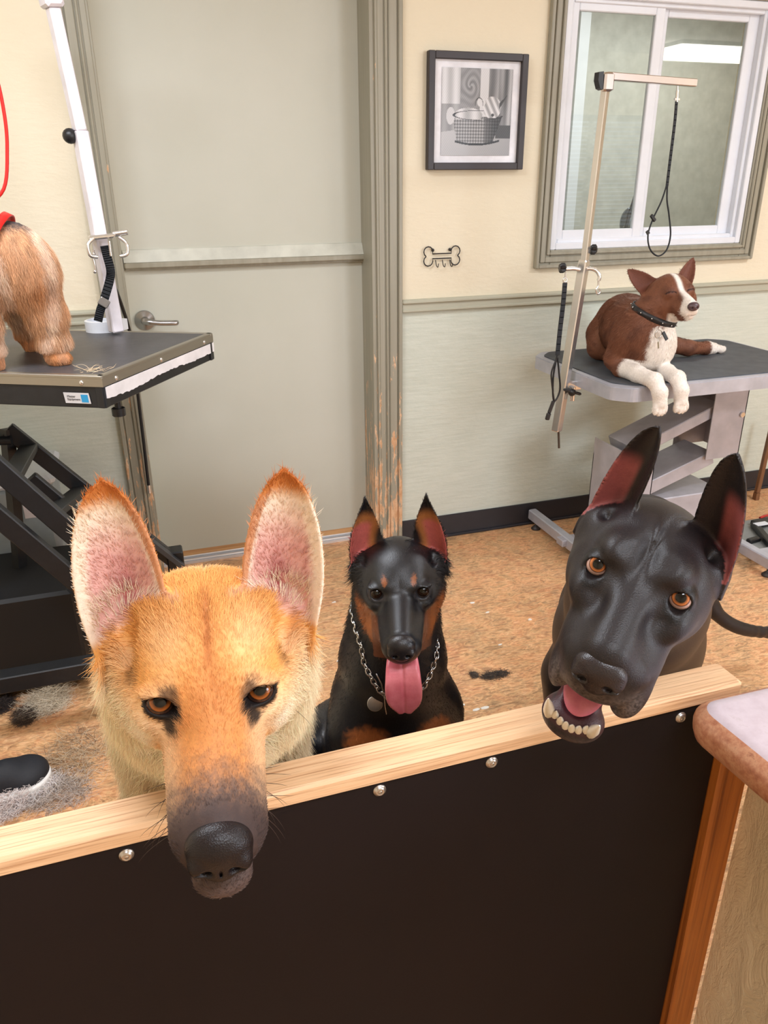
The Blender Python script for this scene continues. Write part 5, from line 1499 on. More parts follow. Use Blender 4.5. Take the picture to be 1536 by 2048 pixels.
        for sx in (-1, 1):
            c = mixc(c, RUST, sstep(1, .6, np.sqrt(((X - .322 - sx * .052) / .040) ** 2 + ((Z - .655) / .035) ** 2) + nz * .2) * (Y < .95) * (Y > .7))
        c = mixc(c, RUST, sstep(.30, .2, Z) * (Y < .97))
        c = mixc(c, lin_np((80, 24, 28)), (y > -.085) * (y < -.0) * (x < .018) * (z < -.05) * (z > -.092) * 1.0)
        return np.concatenate([np.clip(c, 0, 1), (.25 + 0 * x)[:, None]], 1)
    root = empty('dog', (0.36, 1.1, 0), 'sitting black and rust dog with pointed cropped ears and long pink tongue out', 'dog')
    mat = skin_mat('pinscher_coat', 0.42, 0.35, 900, 0.45)
    lo, hi = H_box(H, (-.085, -.115, -.115), (.085, .115, .135))
    V1, Q1 = surf_net(field, lo, hi, 0.0016)
    V2, Q2 = surf_net(field, (.05, .78, .0), (.62, 1.42, 1.06), 0.006)
    def inbox(C, mg=.003): return ((C > np.array(lo) + mg) & (C < np.array(hi) - mg)).all(1)
    V = np.concatenate([V1, V2]); Q = np.concatenate([Q1[inbox(V1[Q1].mean(1))], Q2[~inbox(V2[Q2].mean(1), .012)] + len(V1)])
    V, Q = compact(V, Q)
    mesh_np('body', V, Q, mat, root, colour(V))
    em = eye_mat('dark_brown_eye', (44, 26, 16), iris_r=0.5, pupil_r=0.22, white=(60, 50, 48))
    for sx in (-1, 1): put_eye(H, (sx * eye[0], eye[1], eye[2]), ER * .95, em, gaze, root)
    def nosef(P):
        L = mir(H.loc(P))
        d = ell(L, (0, -0.0965, -0.019), (0.0200, 0.0150, 0.0165))
        d = smin(d, ell(L, (0, -0.101, -0.032), (0.013, 0.010, 0.010)), 0.006)
        d = smin(d, ell(L, (0.0115, -0.103, -0.027), (0.008, 0.008, 0.008)), 0.004)
        d = smax(d, -ell(L, (0.0092, -0.1115, -0.0290), (0.0042, 0.008, 0.0038), rotm(0, .5, 0)), 0.0025)
        d = smax(d, -cap(L, (0, -0.1145, -0.024), (0, -0.110, -0.045), 0.0009, 0.0009), 0.0015)
        return d * H.s
    l2, h2 = H_box(H, (-.03, -.12, -.05), (.03, -.075, .005))
    Vn, Qn = surf_net(nosef, l2, h2, 0.001)
    nm = NT('black_nose', 0.30, 0, 0.5, (26, 24, 27)); nv = nm.coord()
    vo = nm.n('ShaderNodeTexVoronoi'); vo.inputs['Scale'].default_value = 900; nm.l(nv, vo.inputs['Vector'])
    nm.bump(vo.outputs['Distance'], 0.35, 0.0006)
    mesh_np('nose', Vn, Qn, nm.m, root)
    # tongue
    _tp = [(-.005, -.070, .016, .010), (-.050, -.069, .020, .008), (-.078, -.072, .0235, .0062), (-.093, -.086, .0255, .0052), (-.099, -.105, .0268, .0048), (-.101, -.125, .0240, .0044), (-.100, -.143, .0120, .0042)]
    _a = catmull([p_[:3] for p_ in _tp], 5)
    tfine = [(v_.x, v_.y, v_.z, .0048) for v_ in _a]
    def tongf(P):
        L0 = H.loc(P); x = np.abs(L0[:, 0]); y, z = L0[:, 1], L0[:, 2]
        # arc length along the tongue: out of the mouth, then down over the lip
        d = None
        pts = tfine
        for a, b in zip(pts[:-1], pts[1:]):
            a2, b2 = np.array(a[:2]), np.array(b[:2]); ba = b2 - a2
            q = np.stack([y, z], 1) - a2
            h = np.clip(q @ ba / (ba @ ba), 0, 1)
            r = np.sqrt(((q - h[:, None] * ba) ** 2).sum(1))
            hw = a[2] + (b[2] - a[2]) * h; th = a[3] + (b[3] - a[3]) * h
            th = th + .0015 * (x / .025) ** 2 - .0016 * np.exp(-(x / .0025) ** 2)
            e = np.maximum(x - hw + th, 0)
            e = np.sqrt(e ** 2 + np.maximum(r, 0) ** 2) - th
            d = e if d is None else np.minimum(d, e)
        return (d * H.s).astype(f32)
    l3, h3 = H_box(H, (-.034, -.12, -.160), (.034, .01, -.045))
    Vt, Qt = surf_net(tongf, l3, h3, 0.0012)
    tm = NT('wet_pink_tongue', 0.33, 0, 0.5, (214, 112, 122)); tv = tm.coord()
    tm.base(tm.ramp(tm.noise(tv, 60, 4), [(.3, [206, 100, 112]), (.7, [226, 128, 136])])); tm.bump(tm.noise(tv, 700, 2), .3, .0006)
    mesh_np('tongue', Vt, Qt, tm.m, root)
    # short coat: scruffy at the ears, cheeks and outline
    rng = np.random.default_rng(9)
    def dens(C, N):
        L = mir(H.loc(C)); x, y, z = L.T
        view = np.array([0, 0, CAM_H]) - C
        vis = (view * N).sum(1) / np.sqrt((view ** 2).sum(1))
        d = np.where(y > -.02, 260e3, 60e3)
        e, a, t, cc = ear(L)
        d = np.where((e < .004) & (cc > 0) & (t > 0), 160e3, d)
        de = np.sqrt(((x - eye[0]) / .0125) ** 2 + ((z - eye[2] - .002) / .0085) ** 2)
        d = np.where((de < 1) & (y < .01), 0, d)
        d = np.where((y < -.08) & (z > -.05), 0, d)
        d = np.where((y > .1) | (z < -.11), 110e3, d)
        d = np.where((vis < -.5) | (C[:, 2] < .60) | (C[:, 1] > 1.15), 0, d)
        return d
    p, nn = scatter(V, Q, dens, rng)
    L0 = H.loc(p); L = mir(L0); x, y, z = L.T; sg = np.sign(L0[:, 0])
    e, a, t, cc = ear(L)
    onear = (e < .005) & (t > .0)
    D = np.stack([sg * (.2 + .6 * sstep(.03, .06, x)), .9 + 0 * x, .2 - 1.6 * sstep(.03, .06, x)], 1)
    D = np.where(onear[:, None], np.stack([sg * (.2 + .8 * a), -.1 + 0 * x, 1 + 0 * x], 1), D)
    low = ((y > .1) | (z < -.11))
    D = np.where(low[:, None], np.array([0, .1, -1.0]), D) @ H.R.T
    ln = .0036 + .009 * sstep(.035, .06, x) * sstep(.02, .05, y) + .005 * (x > .052)
    ln = np.where(onear, .0045 + .004 * (np.abs(a) > .75), ln)
    ln = np.where(low, .0055, ln)
    col = colour(p)[:, :3] * rng.uniform(.7, 1.5, len(p))[:, None]
    hairs('fur', p.astype(float), nn, D.astype(float), ln, np.clip(col, 0, 1), fur_mat('pinscher_fur', .38, .5), root, rad=.00022, lift=.42, rng=rng)
    # chain collar with tag
    steel = NT('steel_chain', 0.22, 1.0, 0.5, (205, 205, 205)).m
    cr = empty('chain_collar', (0.33, 0.95, 0.74), 'steel chain collar with round disc on the sitting black and rust dog', 'collar')
    def hit(u, v, off=.002):
        d_ = ray(u, v); s_ = .7
        for _ in range(90):
            q_ = np.array([[d_[0] * s_, d_[1] * s_, CAM_H + d_[2] * s_]], dtype=f32)
            f_ = float(field(q_)[0])
            if f_ < off: break
            s_ += max(f_ * .7, .0008)
            if s_ > 1.4: break
        return Vector(q_[0].tolist())
    def outw(a_, zc):
        s_ = .20
        while s_ > .02:
            q_ = np.array([[.333 + math.cos(a_) * s_, .965 + math.sin(a_) * s_, zc]], dtype=f32)
            if float(field(q_)[0]) < .002: break
            s_ -= .002
        return Vector(q_[0].tolist())
    cpts = [hit(722, 1292), hit(728, 1325), hit(741, 1352), hit(757, 1378), hit(778, 1396), hit(808, 1402), hit(838, 1385), hit(856, 1358), hit(868, 1328), hit(874, 1300), outw(-.1, .845), outw(.35, .865), outw(.9, .875), outw(1.57, .88), outw(2.3, .875), outw(2.95, .865), outw(3.4, .85)]
    path = catmull(cpts, 10, True)
    L_ = [0.0]
    for i in range(len(path)): L_.append(L_[-1] + (path[(i + 1) % len(path)] - path[i]).length)
    n = int(L_[-1] / .0080); mb = MB(); j = 0
    for k in range(n):
        s = L_[-1] * k / n
        while L_[j + 1] < s: j += 1
        f = (s - L_[j]) / max(1e-9, L_[j + 1] - L_[j]); c = path[j].lerp(path[(j + 1) % len(path)], f)
        tdir = (path[(j + 1) % len(path)] - path[j]).normalized()
        nrm = (c - Vector((.333, .965, c.z))).normalized(); sd = tdir.cross(nrm).normalized()
        ang = .75 if k % 2 else -.35; u = (sd * math.cos(ang) + nrm * math.sin(ang)) if k % 1 == 0 else sd
        ring = [c + tdir * math.cos(a_) * .0060 + u * math.sin(a_) * .0036 for a_ in np.linspace(0, 2 * math.pi, 9)[:-1]]
        mb.tube(ring, .00115, 6, closed=True)
    mb.build('chain', steel, cr)
    tc = hit(750, 1407, .004)
    vd = (Vector((0, 0, CAM_H)) - tc).normalized(); vd = (vd + Vector((0, 0, -.3))).normalized()
    up = Vector((0, 0, 1)); rx = up.cross(vd).normalized(); uy = vd.cross(rx)
    mb = MB(); mb.lathe([(0, 0), (.0105, 0), (.0118, .0004), (.0118, .0014), (.0105, .0018), (0, .0016)], frame_matrix(tc, rx, uy, vd))
    mb.tube([tc + uy * .011 + (rx * math.cos(a_) + uy * math.sin(a_)) * .004 for a_ in np.linspace(0, 6.283, 13)[:-1]], .0006, 5, closed=True)
    mb.build('disc_tag', NT('brushed_steel_tag', 0.38, 0.9, 0.5, (190, 186, 178)).m, cr)
    mb = MB(); q0 = hit(769, 1397, .003); mb.tube([hit(752, 1347, .003), hit(763, 1368, .003), q0], .0012, 6)
    mb.tube([q0, hit(770, 1412, .002), hit(773, 1428, .002)], .0009, 6)
    mb.build('pinch_prong', steel, cr)
    return root
# ------------------------------------------------------------------ the big black dog tilting its head over the barrier
def build_great_dog():
    H = Head([[0.6795, 0.7325, -0.0413], [-0.7026, 0.6335, -0.3241], [-0.2112, 0.2493, 0.9451]], (0.4290, 0.5404, 1.0828), 0.72)
    eye = (0.0560, 0.008, 0.0215); ER = 0.0175
    gaze = (0.0, 0.0, 1.40)
    ears = {}
    for sx, b, t_, w_ in ((1, (0.072, 0.092, 0.010), (0.046, 0.088, 0.198), (0.85, -.35, -.45)), (-1, (0.072, 0.092, 0.018), (0.050, 0.098, 0.194), (0.75, .20, -.55))):
        ears[sx] = (b, t_, w_)
    def ear1(L, sx):
        b, t_, w_ = ears[sx]
        return ear_field(L, b, t_, w_, 0.038 if sx > 0 else 0.032, 0.0034, -0.030, lean=0.0, peak=0.28, pw=0.50, inner=0.80, base_w=0.90)
    def ear(L0, L):
        e1 = ear1(L, 1); e2 = ear1(L, -1); m = L0[:, 0] > 0
        return [np.where(m, p, q) for p, q in zip(e1, e2)]
    def headf(L0):
        L = mir(L0)
        d = ell(L, (0, 0.070, 0.012), (0.082, 0.085, 0.066))
        d = smin(d, ell(L, (0.060, 0.055, -0.030), (0.040, 0.060, 0.058)), 0.03)
        d = smin(d, ell(L, (0.034, 0.020, 0.048), (0.026, 0.026, 0.020)), 0.018)
        d = smin(d, ell(L, (0.050, -0.002, -0.010), (0.034, 0.040, 0.030)), 0.02)
        d = smin(d, cap(L, (0, 0.010, 0.004), (0, -0.092, -0.022), 0.040, 0.032), 0.02)
        d = smin(d, cap(L, (0.026, 0.005, -0.050), (0.024, -0.078, -0.052), 0.046, 0.034), 0.02)
        d = smin(d, ell(L, (0.044, -0.040, -0.088), (0.026, 0.048, 0.050)), 0.02)     # flews
        d = smin(d, ell(L, (0.044, -0.068, -0.108), (0.024, 0.032, 0.040)), 0.012)
        d = smin(d, ell(L, (0, -0.096, -0.056), (0.044, 0.026, 0.036)), 0.014)
        # soft folds: pits over the brows and the stop
        d = smax(d, -ell(L, (0.024, -0.006, 0.074), (0.010, 0.018, 0.012)), 0.018)
        d = smax(d, -ell(L, (0, -0.016, 0.064), (0.005, 0.040, 0.012)), 0.026)
        d = smax(d, -ell(L, (0.046, -0.052, 0.010), (0.012, 0.020, 0.008)), 0.022)
        # mouth
        Lj = L0 + A(0.012, 0, 0); Lj2 = mir(Lj)
        d = smin(d, ell(L, (0, -0.098, -0.078), (0.046, 0.024, 0.030)), 0.014)
        d = smax(d, -ell(Lj, (0, -0.060, -0.138), (0.037, 0.075, 0.030)), 0.008)
        jaw = cap(Lj2, (0, 0.050, -0.105), (0, -0.040, -0.176), 0.046, 0.032)
        jaw = smin(jaw, ell(Lj2, (0, -0.072, -0.204), (0.046, 0.038, 0.030)), 0.012)
        jaw = smax(jaw, -ell(Lj2, (0, -0.040, -0.152), (0.030, 0.056, 0.024), rotm(.45, 0, 0)), 0.006)
        d = smin(d, jaw, 0.008)
        d = smin(d, ell(L, (0, 0.06, -0.08), (0.06, 0.06, 0.06)), 0.03)
        d = smax(d, -ell(L, (0, -0.124, -0.042), (0.026, 0.012, 0.022)), 0.006)
        d = smin(d, np.sqrt(((L - A(*eye)) ** 2).sum(1)) - (ER + 0.0016), 0.007)
        d = smax(d, -ell(L, (eye[0] + .002, eye[1] - 0.022, eye[2] + 0.006), (0.0148, 0.028, 0.0135), rotm(-.28, 0.05, 0.16)), 0.0022)
        e, a, t, c = ear(L0, L)
        d = smin(d, ell(L, (0.074, 0.092, 0.008), (0.032, 0.026, 0.034)), 0.02)
        d = smin(d, e, 0.010)
        d = smax(d, -ell(L, (0.074, 0.084, 0.058), (0.012, 0.014, 0.028), rotm(0, .15, 0)), 0.012)
        return d
    def bodyf(P):
        d = chain(P, [(0.490, 0.61, 1.075, 0.066), (0.545, 0.68, 1.01, 0.074), (0.61, 0.76, 0.92, 0.086), (0.675, 0.85, 0.80, 0.104), (0.77, 0.97, 0.68, 0.115), (0.93, 1.17, 0.60, 0.14), (1.10, 1.38, 0.60, 0.115), (1.20, 1.50, 0.60, 0.11)], 0.04)
        for sx in (-1, 1):
            ox, oy = sx * .060, -sx * .048
            d = smin(d, chain(P, [(.77 + ox, .98 + oy, .60, .062), (.79 + ox, 1.00 + oy, .44, .045), (.76 + ox, .97 + oy, .25, .030), (.76 + ox, .97 + oy, .07, .026), (.74 + ox, .945 + oy, .03, .032)], .02), .03)
            d = smin(d, chain(P, [(1.20 + ox, 1.50 + oy, .52, .09), (1.13 + ox, 1.42 + oy, .36, .055), (1.26 + ox, 1.58 + oy, .21, .030), (1.25 + ox, 1.56 + oy, .06, .026), (1.23 + ox, 1.53 + oy, .03, .032)], .02), .03)
        return d
    _tl = [(1.22, 1.52, 0.60, 0.034)] + [tuple(at(u_, v_, y=y_)) + (r_,) for u_, v_, y_, r_ in ((1405, 1190, 1.58, .026), (1432, 1226, 1.57, .020), (1465, 1250, 1.56, .017), (1505, 1262, 1.56, .015), (1560, 1266, 1.58, .011))]
    _tc = catmull([q_[:3] for q_ in _tl], 4)
    TAIL = [(q_.x, q_.y, q_.z, .034 - .020 * min(1, i_ / 8)) for i_, q_ in enumerate(_tc)]
    def field(P):
        return smin(smin(headf(H.loc(P)) * H.s, bodyf(P), 0.03), chain(P, TAIL, .02), .03)
    BLK, PINK, MUZ = lin_np((31, 25, 26)), lin_np((146, 78, 76)), lin_np((112, 100, 96))
    def colour(Pw):
        L0 = H.loc(Pw); L = mir(L0); x, y, z = L.T
        nz = rg(Pw) - .5
        c = np.tile(BLK, (len(L), 1))
        jx = L0[:, 0] + .010
        # grey hairs on the lips and chin
        c = mixc(c, MUZ, sstep(-.045, -.080, z + nz * .02) * sstep(-.070, -.100, y) * (z > -.15) * (.50 + nz * .9))
        c = mixc(c, lin_np((104, 90, 88)), sstep(-.195, -.212, z + nz * .01) * sstep(-.03, -.07, y) * (.6 + nz))
        # inside of the mouth and lip edge
        mouth = (np.abs(jx) < .035) * (y < -.0) * sstep(-.112, -.124, z) * sstep(-.192, -.182, z) * (y > -.100)
        c = mixc(c, lin_np((70, 28, 34)), mouth * .9)
        c = mixc(c, lin_np((76, 44, 46)), sstep(.014, .006, np.abs(z + .187 + .25 * (y + .1))) * (y < -.055) * (np.abs(jx) < .05) * .8)
        de = np.sqrt(((x - eye[0] - .002) / .0165) ** 2 + ((z - eye[2] - .003) / .0150) ** 2)
        c = mixc(c, lin_np((14, 10, 12)), sstep(1.35, 1.05, de) * (y < .02))
        e, a, t, cc = ear(L0, L)
        on = (e < .006) & (t > .0)
        inn = on * (cc > .0004)
        c = mixc(c, PINK, inn * sstep(-.15, .15, a) * sstep(.74, .55, t))
        c = mixc(c, lin_np((80, 36, 38)), inn * np.exp(-((a - .2) / .25) ** 2 - ((t - .12) / .16) ** 2))
        return np.concatenate([np.clip(c, 0, 1), (.22 + 0 * x)[:, None]], 1)
    root = empty('dog', (0.78, 1.2, 0), 'large black dog with amber eyes, head tilted, lower teeth showing over the rail', 'dog')
    mat = skin_mat('great_dog_coat', 0.50, 0.45, 700, 0.36)
    lo, hi = H_box(H, (-.125, -.145, -.235), (.125, .125, .215))
    lo[1] = max(lo[1], .38)
    V1, Q1 = surf_net(field, lo, hi, 0.0020)
    V2, Q2 = surf_net(field, (.36, .55, .0), (1.80, 1.80, 1.25), 0.008)
    def inbox(C, mg=.003): return ((C > np.array(lo) + mg) & (C < np.array(hi) - mg)).all(1)
    V = np.concatenate([V1, V2]); Q = np.concatenate([Q1[inbox(V1[Q1].mean(1))], Q2[~inbox(V2[Q2].mean(1), .014)] + len(V1)])
    V, Q = compact(V, Q)
    mesh_np('body', V, Q, mat, root, colour(V))
    em = eye_mat('amber_eye', (190, 112, 62), iris_r=0.44, pupil_r=0.25, white=(196, 160, 148), dark=(70, 36, 24))
    for sx in (-1, 1): put_eye(H, (sx * eye[0], eye[1], eye[2]), ER * H.s * .97, em, gaze, root)
    def nosef(P):
        L = mir(H.loc(P))
        d = ell(L, (0, -0.1140, -0.036), (0.0350, 0.0210, 0.0270))
        d = smin(d, ell(L, (0, -0.121, -0.056), (0.020, 0.013, 0.014)), 0.008)
        d = smin(d, ell(L, (0.021, -0.122, -0.044), (0.013, 0.012, 0.013)), 0.006)
        d = smax(d, -ell(L, (0.0180, -0.1350, -0.0450), (0.0075, 0.013, 0.0062), rotm(0, .5, 0)), 0.004)
        d = smax(d, -cap(L, (0.025, -0.133, -0.047), (0.036, -0.118, -0.046), 0.0030, 0.002), 0.003)
        d = smax(d, -cap(L, (0, -0.139, -0.040), (0, -0.134, -0.070), 0.0014, 0.0014), 0.002)
        return d * H.s
    l2, h2 = H_box(H, (-.045, -.15, -.08), (.045, -.085, .0))
    Vn, Qn = surf_net(nosef, l2, h2, 0.0012)
    nm = NT('moist_black_nose', 0.36, 0, 0.5, (34, 26, 28)); nv = nm.coord()
    vo = nm.n('ShaderNodeTexVoronoi'); vo.inputs['Scale'].default_value = 700; nm.l(nv, vo.inputs['Vector'])
    nm.bump(vo.outputs['Distance'], 0.3, 0.0006)
    mesh_np('nose', Vn, Qn, nm.m, root)
    # tongue lying in the lower jaw
    def tongf(P):
        L = H.loc(P) + A(.010, 0, 0); x = L[:, 0]
        d = ell(L, (0, -0.048, -0.148), (0.031, 0.052, 0.011), rotm(.42, 0, 0))
        d = smax(d, -cap(L, (0, -.10, -.158), (0, .0, -.112), .004, .004), .008)
        return d * H.s
    l3, h3 = H_box(H, (-.05, -.11, -.185), (.03, .02, -.11))
    Vt, Qt = surf_net(tongf, l3, h3, 0.0016)
    tm = NT('pink_tongue', 0.35, 0, 0.5, (206, 112, 130)); tv = tm.coord()
    tm.base(tm.ramp(tm.noise(tv, 60, 4), [(.3, [196, 98, 120]), (.7, [220, 128, 142])])); tm.bump(tm.noise(tv, 600, 2), .3, .0006)
    mesh_np('tongue', Vt, Qt, tm.m, root)
    ivory = plain('ivory_tooth', (240, 230, 210), 0.28, 0, 0.5, 0.04, 60)
    def tooth(p, q, r, name='tooth'):
        a_, b_ = Vector(p), Vector(q); m = MB()
        pts = [H.w(a_.lerp(b_, k / 6)) for k in range(7)]
        m.tube(pts, [r * H.s * f for f in (.9, 1.0, 1.0, .88, .68, .42, .12)], 10)
        return m.build(name, ivory, root)
    tooth((-.0430, -.092, -.196), (-.0490, -.112, -.138), .0082)
    tooth((.0190, -.092, -.196), (.0260, -.113, -.142), .0082)
    for k in range(6):
        f = (k - 2.5) / 2.5
        x_ = -.011 + f * .0225
        tooth((x_, -.100 + .008 * f * f, -.200), (x_ * 1.02, -.110 + .008 * f * f, -.172 + .003 * abs(f)), .0056)
    # collar low on the neck
    rng = np.random.default_rng(3)
    def dens(C, N):
        L = mir(H.loc(C)); x, y, z = L.T
        view = np.array([0, 0, CAM_H]) - C
        vis = (view * N).sum(1) / np.sqrt((view ** 2).sum(1))
        d = np.full(len(C), 70e3)
        de = np.sqrt(((x - eye[0]) / .017) ** 2 + ((z - eye[2] - .003) / .016) ** 2)
        d = np.where((de < 1.1) & (y < .02), 0, d)
        d = np.where((y < -.095) & (z > -.075) & (x < .04), 0, d)
        d = np.where((z < -.11) & (z > -.185) & (np.abs(H.loc(C)[:, 0] + .01) < .037), 0, d)
        d = np.where((vis < -.4) | (C[:, 2] < .85) | (C[:, 1] > 1.0), 0, d)
        return d
    p, nn = scatter(V, Q, dens, rng)
    L0 = H.loc(p); L = mir(L0); x, y, z = L.T; sg = np.sign(L0[:, 0])
    D = np.stack([sg * .4, 1 + 0 * x, -.2 - .6 * (z < 0)], 1)
    D = np.where((z > .08)[:, None], np.array([0, 0, 1.0]), D) @ H.R.T
    col = colour(p)[:, :3] * rng.uniform(.8, 1.5, len(p))[:, None]
    hairs('fur', p.astype(float), nn, D.astype(float), .0032 + 0 * x, np.clip(col, 0, 1), fur_mat('great_dog_fur', .4, .5), root, rad=.00016, lift=.12, rng=rng)
    return root
# ------------------------------------------------------------------ the brown and white dog lying on the far table
def build_brown_dog():
    H = Head([[0.965, 0.2507, -0.0771], [-0.2408, 0.9633, 0.1189], [0.1041, -0.0962, 0.9899]], (1.718, 2.144, 1.112), 1.36)
    eye = (0.0235, -0.004, 0.004)
    def ear(L0, L):
        e1 = ear_field(L, (0.042, 0.056, 0.010), (0.088, 0.090, 0.062), (0.55, -.2, -.75), 0.024, 0.0022, -0.012, peak=0.15, pw=0.8, base_w=0.95)
        e2 = ear_field(L, (0.036, 0.052, 0.014), (0.078, 0.086, 0.072), (0.7, -.3, -.6), 0.019, 0.0022, -0.012, peak=0.15, pw=0.9, base_w=0.95)
        m = L0[:, 0] < 0
        return [np.where(m, p, q) for p, q in zip(e1, e2)]
    def headf(L0):
        L = mir(L0)
        d = ell(L, (0, 0.036, -0.002), (0.044, 0.052, 0.040))
        d = smin(d, ell(L, (0.034, 0.030, -0.024), (0.020, 0.034, 0.026)), 0.014)
        d = smin(d, ell(L, (0.022, -0.002, 0.000), (0.016, 0.016, 0.016)), 0.010)
        d = smin(d, cap(L, (0, 0.0, -0.010), (0, -0.070, -0.028), 0.0205, 0.0130), 0.010)
        d = smin(d, cap(L, (0.008, 0.005, -0.030), (0.005, -0.062, -0.040), 0.0225, 0.0135), 0.010)
        d = smin(d, cap(L, (0, 0.02, -0.048), (0, -0.060, -0.052), 0.020, 0.0085), 0.005)
        d = smax(d, -np.maximum(np.abs(L[:, 2] + .0485 - .08 * (L[:, 1] + .03)) - .0009, np.maximum(L[:, 1] + .018, -(d + .004))), .0015)
        s_ = np.abs(L[:, 2] - eye[2] + .0005 + 25 * (L[:, 0] - eye[0]) ** 2) - .0007
        sl = np.maximum(s_, np.abs(L[:, 0] - eye[0]) - .0105)
        d = np.where(L[:, 1] < 0.01, smax(d, -np.maximum(sl, -(d + .0025)), .0015), d)
        e, a, t, c = ear(L0, L)
        d = smin(d, ell(L, (0.036, 0.050, 0.004), (0.018, 0.016, 0.020)), 0.010)
        return smin(d, e, 0.007)
    def bodyf(P):
        d = chain(P, [(1.725, 2.195, 1.105, .054), (1.700, 2.215, 1.045, .062), (1.672, 2.235, .985, .078), (1.675, 2.260, .940, .092), (1.735, 2.40, .950, .098), (1.80, 2.52, .945, .104), (1.84, 2.60, .915, .088)], .03)
        d = smin(d, ell(P, (1.690, 2.195, .930), (.078, .060, .085)), .03)
        d = smin(d, ell(P, (1.735, 2.36, .975), (.09, .12, .085)), .03)
        # forelegs: shoulder, elbow on the mat, wrist at the table edge, paw hanging over it
        d = smin(d, chain(P, [(1.622, 2.245, .955, .050), (1.600, 2.275, .878, .036), (1.598, 2.235, .852, .030)], .02), .022)
        d = smin(d, chain(P, [(1.604, 2.235, .854, .031), (1.606, 2.150, .850, .027), (1.612, 2.068, .846, .025), (1.622, 2.045, .812, .023), (1.627, 2.044, .775, .023)], .012), .014)
        d = smin(d, chain(P, [(1.745, 2.245, .955, .050), (1.765, 2.270, .875, .034), (1.745, 2.225, .850, .028)], .02), .022)
        d = smin(d, chain(P, [(1.742, 2.225, .852, .029), (1.715, 2.140, .850, .026), (1.703, 2.070, .846, .024), (1.706, 2.046, .812, .022), (1.709, 2.045, .775, .022)], .012), .014)
        for cx_, sz in ((1.627, 1), (1.709, 1)):
            for k in range(4):
                d = smin(d, ell(P, (cx_ + (k - 1.5) * .0125, 2.036 + .003 * abs(k - 1.5), .757 - (.004 if k in (1, 2) else 0)), (.0085, .011, .020)), .005)
        # hind legs: haunches on the mat, one foot stretched out to the right
        d = smin(d, chain(P, [(1.74, 2.56, .90, .070), (1.685, 2.50, .872, .045), (1.69, 2.46, .855, .030)], .02), .03)
        d = smin(d, chain(P, [(1.86, 2.56, .905, .070), (1.93, 2.46, .875, .036), (2.02, 2.42, .858, .026), (2.12, 2.435, .848, .0215), (2.155, 2.440, .843, .0215)], .02), .025)
        for k in range(3):
            d = smin(d, ell(P, (2.183, 2.425 + k * .014, .840), (.020, .009, .014)), .006)
        return d
    def field(P): return smin(headf(H.loc(P)) * H.s, bodyf(P), .022)
    BR, DK, WH = lin_np((124, 78, 56)), lin_np((76, 44, 34)), lin_np((242, 232, 222))
    def colour(Pw):
        L0 = H.loc(Pw); L = mir(L0); x, y, z = L.T; X, Y, Z = Pw.astype(float).T
        nz = rg(Pw) - .5
        blot = np.sin(X * 55 + 2 * np.sin(Z * 40)) * np.sin(Z * 48 + 2 * np.sin(Y * 37))
        c = np.tile(BR, (len(L), 1))
        c = mixc(c, DK, .45 * sstep(.1, .9, blot))
        head = (y < .09) & (z > -.075) & (x < .12)
        bl = np.exp(-((x / (.0065 + .10 * np.clip(-y - .02, 0, .1))) ** 4)) * (z > -.036) * head * sstep(.055, .03, y)
        c = mixc(c, WH, bl)
        c = mixc(c, WH, sstep(-.050, -.062, y + nz * .004) * head * .95)
        c = mixc(c, DK, np.exp(-(((x - .026) / .012) ** 2 + ((z - .006) / .010) ** 2)) * (y < .01) * .5)
        c = mixc(c, lin_np((40, 20, 18)), (np.abs(z - eye[2] + .0005 + 25 * (x - eye[0]) ** 2) < .0018) * (np.abs(x - eye[0]) < .011) * (y < .01) * .9)
        e, a, t, cc = ear(L0, L)
        c = mixc(c, lin_np((104, 58, 44)), (e < .005) * (t > .1) * (cc > .0005) * .8)
        # white throat, chest and stockings
        ch = sstep(1.08, .86, np.sqrt(((X - 1.700) / .066) ** 2 + ((Z - .945 - .3 * (X - 1.70)) / .10) ** 2) + nz * .12 + .10 * blot) * (Y < 2.24) * (Z > .855)
        c = mixc(c, WH, ch * ~head)
        thr = (z < -.046) & (y > -.02) & (Y < 2.18) & (Z > .98)
        c = mixc(c, WH, thr * sstep(.030, .020, x))
        c = mixc(c, WH, sstep(2.222, 2.205, Y + nz * .006) * (Z < .890))
        c = mixc(c, WH, sstep(2.115, 2.13, X + nz * .008) * (Z < .9))
        c = mixc(c, WH, sstep(1, .6, np.sqrt(((X - 1.69) / .030) ** 2 + ((Y - 2.285) / .03) ** 2 + ((Z - 1.065) / .03) ** 2)))
        return np.concatenate([np.clip(c, 0, 1), (0 * x)[:, None]], 1)
    root = empty('dog', (1.73, 2.35, .82), 'brown and white dog lying on the grey table, eyes closed, paws over its edge', 'dog')
    mat = skin_mat('brown_coat', 0.6, 0.3, 500, 0.3)
    V, Q = surf_net(field, (1.50, 2.0, .72), (2.23, 2.73, 1.27), 0.0032)
    mesh_np('body', V, Q, mat, root, colour(V))
    def nosef(P):
        L = mir(H.loc(P))
        d = ell(L, (0, -0.0815, -0.030), (0.0135, 0.0105, 0.0105))
        return smax(d, -ell(L, (0.006, -0.0925, -0.033), (0.003, 0.006, 0.0028)), .0015) * H.s
    l2, h2 = H_box(H, (-.02, -.095, -.045), (.02, -.065, -.015))
    Vn, Qn = surf_net(nosef, l2, h2, 0.0014)
    mesh_np('nose', Vn, Qn, plain('brown_nose', (78, 58, 60), .4), root)
    rng = np.random.default_rng(4)
    def dens(C, N):
        view = np.array([0, 0, CAM_H]) - C
        vis = (view * N).sum(1) / np.sqrt((view ** 2).sum(1))
        return np.where(vis > -.35, 130e3, 0)
    p, nn = scatter(V, Q, dens, rng)
    L0 = H.loc(p); y = L0[:, 1]
